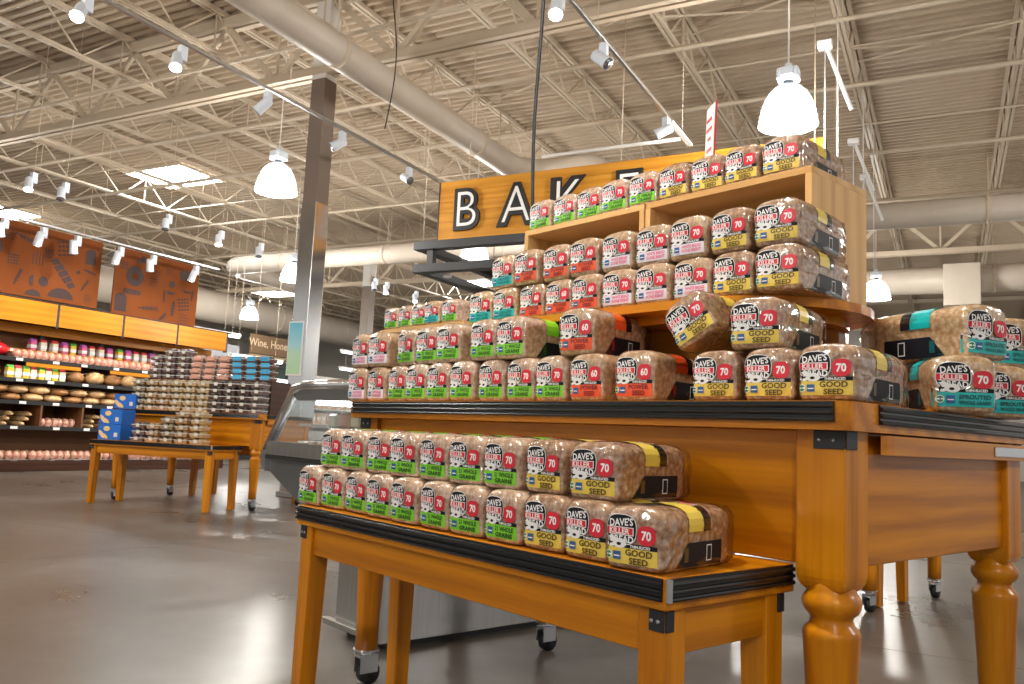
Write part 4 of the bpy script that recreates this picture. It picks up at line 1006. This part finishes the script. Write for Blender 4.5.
CS = {'muffin': clamshell('muffin', (.62, .42, .20), LBLW), 'cookie': clamshell('cookie', (.55, .33, .16), LBLW), 'brownie': clamshell('brownie', (.10, .05, .035), LBLW), 'cake': clamshell('cake', (.20, .09, .06), BLUEL, .050, .056), 'cupcake': clamshell('cupcake', (.62, .34, .24), PINKL, .040, .050), 'berry': clamshell('berry', (.20, .13, .12), LBLW), 'nut': clamshell('nut', (.36, .26, .14), LBLW)}
def stack(kind, x, y, z, n, si, where):
    for i in range(n):
        solo('clamshell', CS[kind], None, '%s clamshell, %s up in stack %s from left, %s' % (kind, ORD[i], ('one', 'two', 'three', 'four', 'five', 'six', 'seven', 'eight', 'nine', 'ten', 'eleven')[si], where), 'food box', 'F', (x + random.uniform(-.006, .006), y + random.uniform(-.008, .008), z + i * .0625), 'clamshells ' + where, rz=random.uniform(-.05, .05))
fx = -.16; fy = .34
rk = thing('step_riser', 'low dark wooden step carrying the back tier of clamshells on the far table', 'shelf', 'F', (fx + .87, fy + .40, .91))
part('step_top', MB().box(fx + .12, fx + 1.66, fy + .28, fy + .62, 1.225, 1.245, .002), DBROWN, rk)
part('step_side', MB().box(fx + .12, fx + .14, fy + .28, fy + .62, .91, 1.225), DBROWN, rk)
part('step_side', MB().box(fx + 1.64, fx + 1.66, fy + .28, fy + .62, .91, 1.225), DBROWN, rk)
for i, (k, n) in enumerate((('nut', 5), ('cookie', 5), ('cookie', 5), ('muffin', 5), ('muffin', 5), ('muffin', 5), ('brownie', 5), ('brownie', 5), ('brownie', 5), ('berry', 5))):
    stack(k, fx + .275 + .1525 * i, fy + .11, .9105, n, i, 'front tier of the far table')
for i, (k, n) in enumerate((('berry', 4), ('berry', 5), ('berry', 5), ('cupcake', 4), ('cupcake', 4), ('cupcake', 4), ('cake', 4), ('cake', 4), ('cake', 4))):
    stack(k, fx + .21 + .165 * i, fy + .40, 1.2455, n, i, 'back tier of the far table')
for i, (k, n, x) in enumerate((('berry', 3, .46), ('cookie', 3, .62), ('nut', 4, .79), ('cookie', 5, .95), ('muffin', 5, 1.12))):
    stack(k, x, .10, .6045, n, i, 'far low table')
BLUE = mat('blue_carton', (.012, .13, .52), .4); YEL = mat('carton_yellow_print', (.80, .52, .12), .45); CRM = mat('carton_cream_print', (.75, .50, .30), .45)
def bluebox(x, y, z, label):
    b = thing('blue_carton', label, 'box', 'F', (x, y, z), 'blue cartons on the far tables'); ORIG[b.name] = (0, 0, 0)
    part('carton', MB().box(-.13, .13, -.09, .09, 0, .145, .003), BLUE, b)
    pm = MB()
    for (cx, cz, r1_, r2_, mi, rot) in ((.0, .105, .038, .024, 0, 0), (.0, .105, .026, .014, 1, 0), (-.055, .05, .05, .020, 1, -.8), (-.02, .035, .045, .018, 0, -.5)):
        pm.mi = mi; n = 16; vs = []
        for k in range(n):
            a = 2 * math.pi * k / n; u, v = r1_ * math.cos(a), r2_ * math.sin(a)
            vs.append((cx - .03 + u * math.cos(rot) - v * math.sin(rot), -.0905 - .0004 * (mi + 1), cz + u * math.sin(rot) + v * math.cos(rot)))
        pm.add(vs, [list(range(n))])
    part('carton_print', pm, [YEL, CRM], b, 'yellow and cream printed cakes')
    part('carton_label', MB().box(.06, .10, -.0915, -.0905, .03, .07), LBLW, b)
bluebox(.14, .12, .6045, 'bottom blue carton at the left end of the far low table')
bluebox(.14, .12, .751, 'upper blue carton stacked on another on the far low table')
bluebox(.40, .30, .6045, 'blue carton pushed back behind the others on the far low table')
bluebox(fx + .145, fy + .115, .9105, 'single blue carton at the left end of the far large table')

# ------------------------------------------------------------------ distant aisle between the tables and the column
sgn = thing('aisle_sign', 'brown distant aisle sign with cream lettering left of the column', 'sign', 'S', (-14, 14.6, 2.35))
part('board', MB().box(-14.06, -14.0, 13.75, 15.75, 2.42, 2.86, .005), mat('aisle_brown', (.13, .075, .035), .6), sgn)
part('lower_rail', MB().box(-14.05, -13.99, 13.75, 15.75, 2.34, 2.40, .003), mat('aisle_tan', (.30, .22, .12), .6), sgn)
v, f = text_mesh('Wine, Honey & More', .24, .01, .95)
mb = MB(); mb.add([(-13.996, 14.75 + a, 2.65 + b) for a, b in v], [q for q in f])
part('lettering', mb, mat('aisle_cream', (.55, .42, .28), .6), sgn, 'cream lettering')
for y in (13.9, 15.6): part('hanger_wire', MB().tube([(-14.03, y, 2.86), (-14.03, y, 5.62)], .006, 5), STRUCT, sgn)
cool = thing('upright_cooler', 'dark upright cooler standing under the distant brown aisle sign', 'cooler', 'S', (-14.6, 14.7, 0))
part('cabinet', MB().box(-15.0, -14.3, 13.9, 15.9, 0, 2.3, .01), mat('cooler_black', (.03, .035, .04), .4), cool)
for k in range(3): part('glass_door', MB().box(-14.3, -14.27, 13.95 + .65 * k, 14.55 + .65 * k, .1, 2.2, .005), mat('cooler_door', (.05, .075, .07), .1), cool, 'dark glass door')
TUBE = mat('tube_light', (1, 1, 1), .4, emit=(.95, 1, 1), es=2.6)
for i, (x, ya, yb, z, lb) in enumerate(((-13.2, 11.1, 12.6, 2.62, 'upper white strip light left of the aisle sign'), (-13.2, 12.4, 13.9, 2.2, 'lower white strip light left of the aisle sign'), (-13.2, 12.0, 15.3, 1.78, 'long white strip light above the far clamshells'), (-14.0, 16.9, 19.2, 2.80, 'upper white strip light right of the column'), (-14.0, 16.9, 19.2, 2.35, 'lower white strip light right of the column'))):
    s = thing('strip_light', lb, 'lamp', 'S', (x, (ya + yb) / 2, z))
    part('housing', MB().box(x - .06, x + .06, ya, yb, z, z + .06, .005), WHITE, s)
    part('tube', MB().box(x - .04, x + .062, ya + .03, yb - .03, z - .03, z + .03, .005), TUBE, s)
    for y in (ya + .2, yb - .2): part('hanger_wire', MB().tube([(x, y, z + .06), (x, y, 5.62)], .004, 5), STRUCT, s)
gh = thing('grey_header', 'grey shelving header beyond the orange fascia', 'shelving', 'S', (-14.2, 12.2, 0))
part('header_panel', MB().box(-14.3, -14.2, 10.9, 13.6, 1.3, 2.55, .005), mat('header_grey', (.30, .31, .34), .5), gh)
part('post', MB().box(-14.3, -14.24, 11.0, 11.1, 0, 1.3), DARKST, gh); part('post', MB().box(-14.3, -14.24, 13.4, 13.5, 0, 1.3), DARKST, gh)
gs = thing('grocery_shelf', 'distant grocery shelf of salmon packets right of the column', 'shelving', 'S', (-14.9, 18.5, 0))
part('back_panel', MB().box(-15.3, -15.25, 16.2, 20.6, 0, 2.2), WHITEP, gs)
part('end_post', MB().box(-15.3, -14.75, 16.15, 16.22, 0, 2.25), mat('post_brown', (.25, .13, .06), .5), gs)
for z in (.1, .5, .9, 1.3, 1.7): part('shelf_board', MB().box(-15.25, -14.8, 16.2, 20.6, z - .03, z, .003), WHITEP, gs)
PKT = [mat('packet_%d' % i, c, .4) for i, c in enumerate(((.72, .42, .28), (.70, .55, .42), (.62, .32, .20), (.75, .62, .5)))]
pkt = []
for m in PKT:
    q = MB().box(-.08, .08, -.085, .085, 0, .28, .01); q.mi = 1; q.box(.0805, .082, -.06, .06, .10, .18); pkt.append(q.mesh('packet_shape', [m, WHITE]))
for r_, z in enumerate((.9, 1.3, 1.7)):
    for i in range(20):
        solo('grocery_packet', pkt[(i * 3 + r_) % 4], None, '%s salmon packet from left on the %s distant grocery shelf' % (ORD[i], ('third', 'fourth', 'top')[r_]), 'packet', 'S', (-14.95, 16.4 + .205 * i, z + .001), 'packets on the distant grocery shelf')
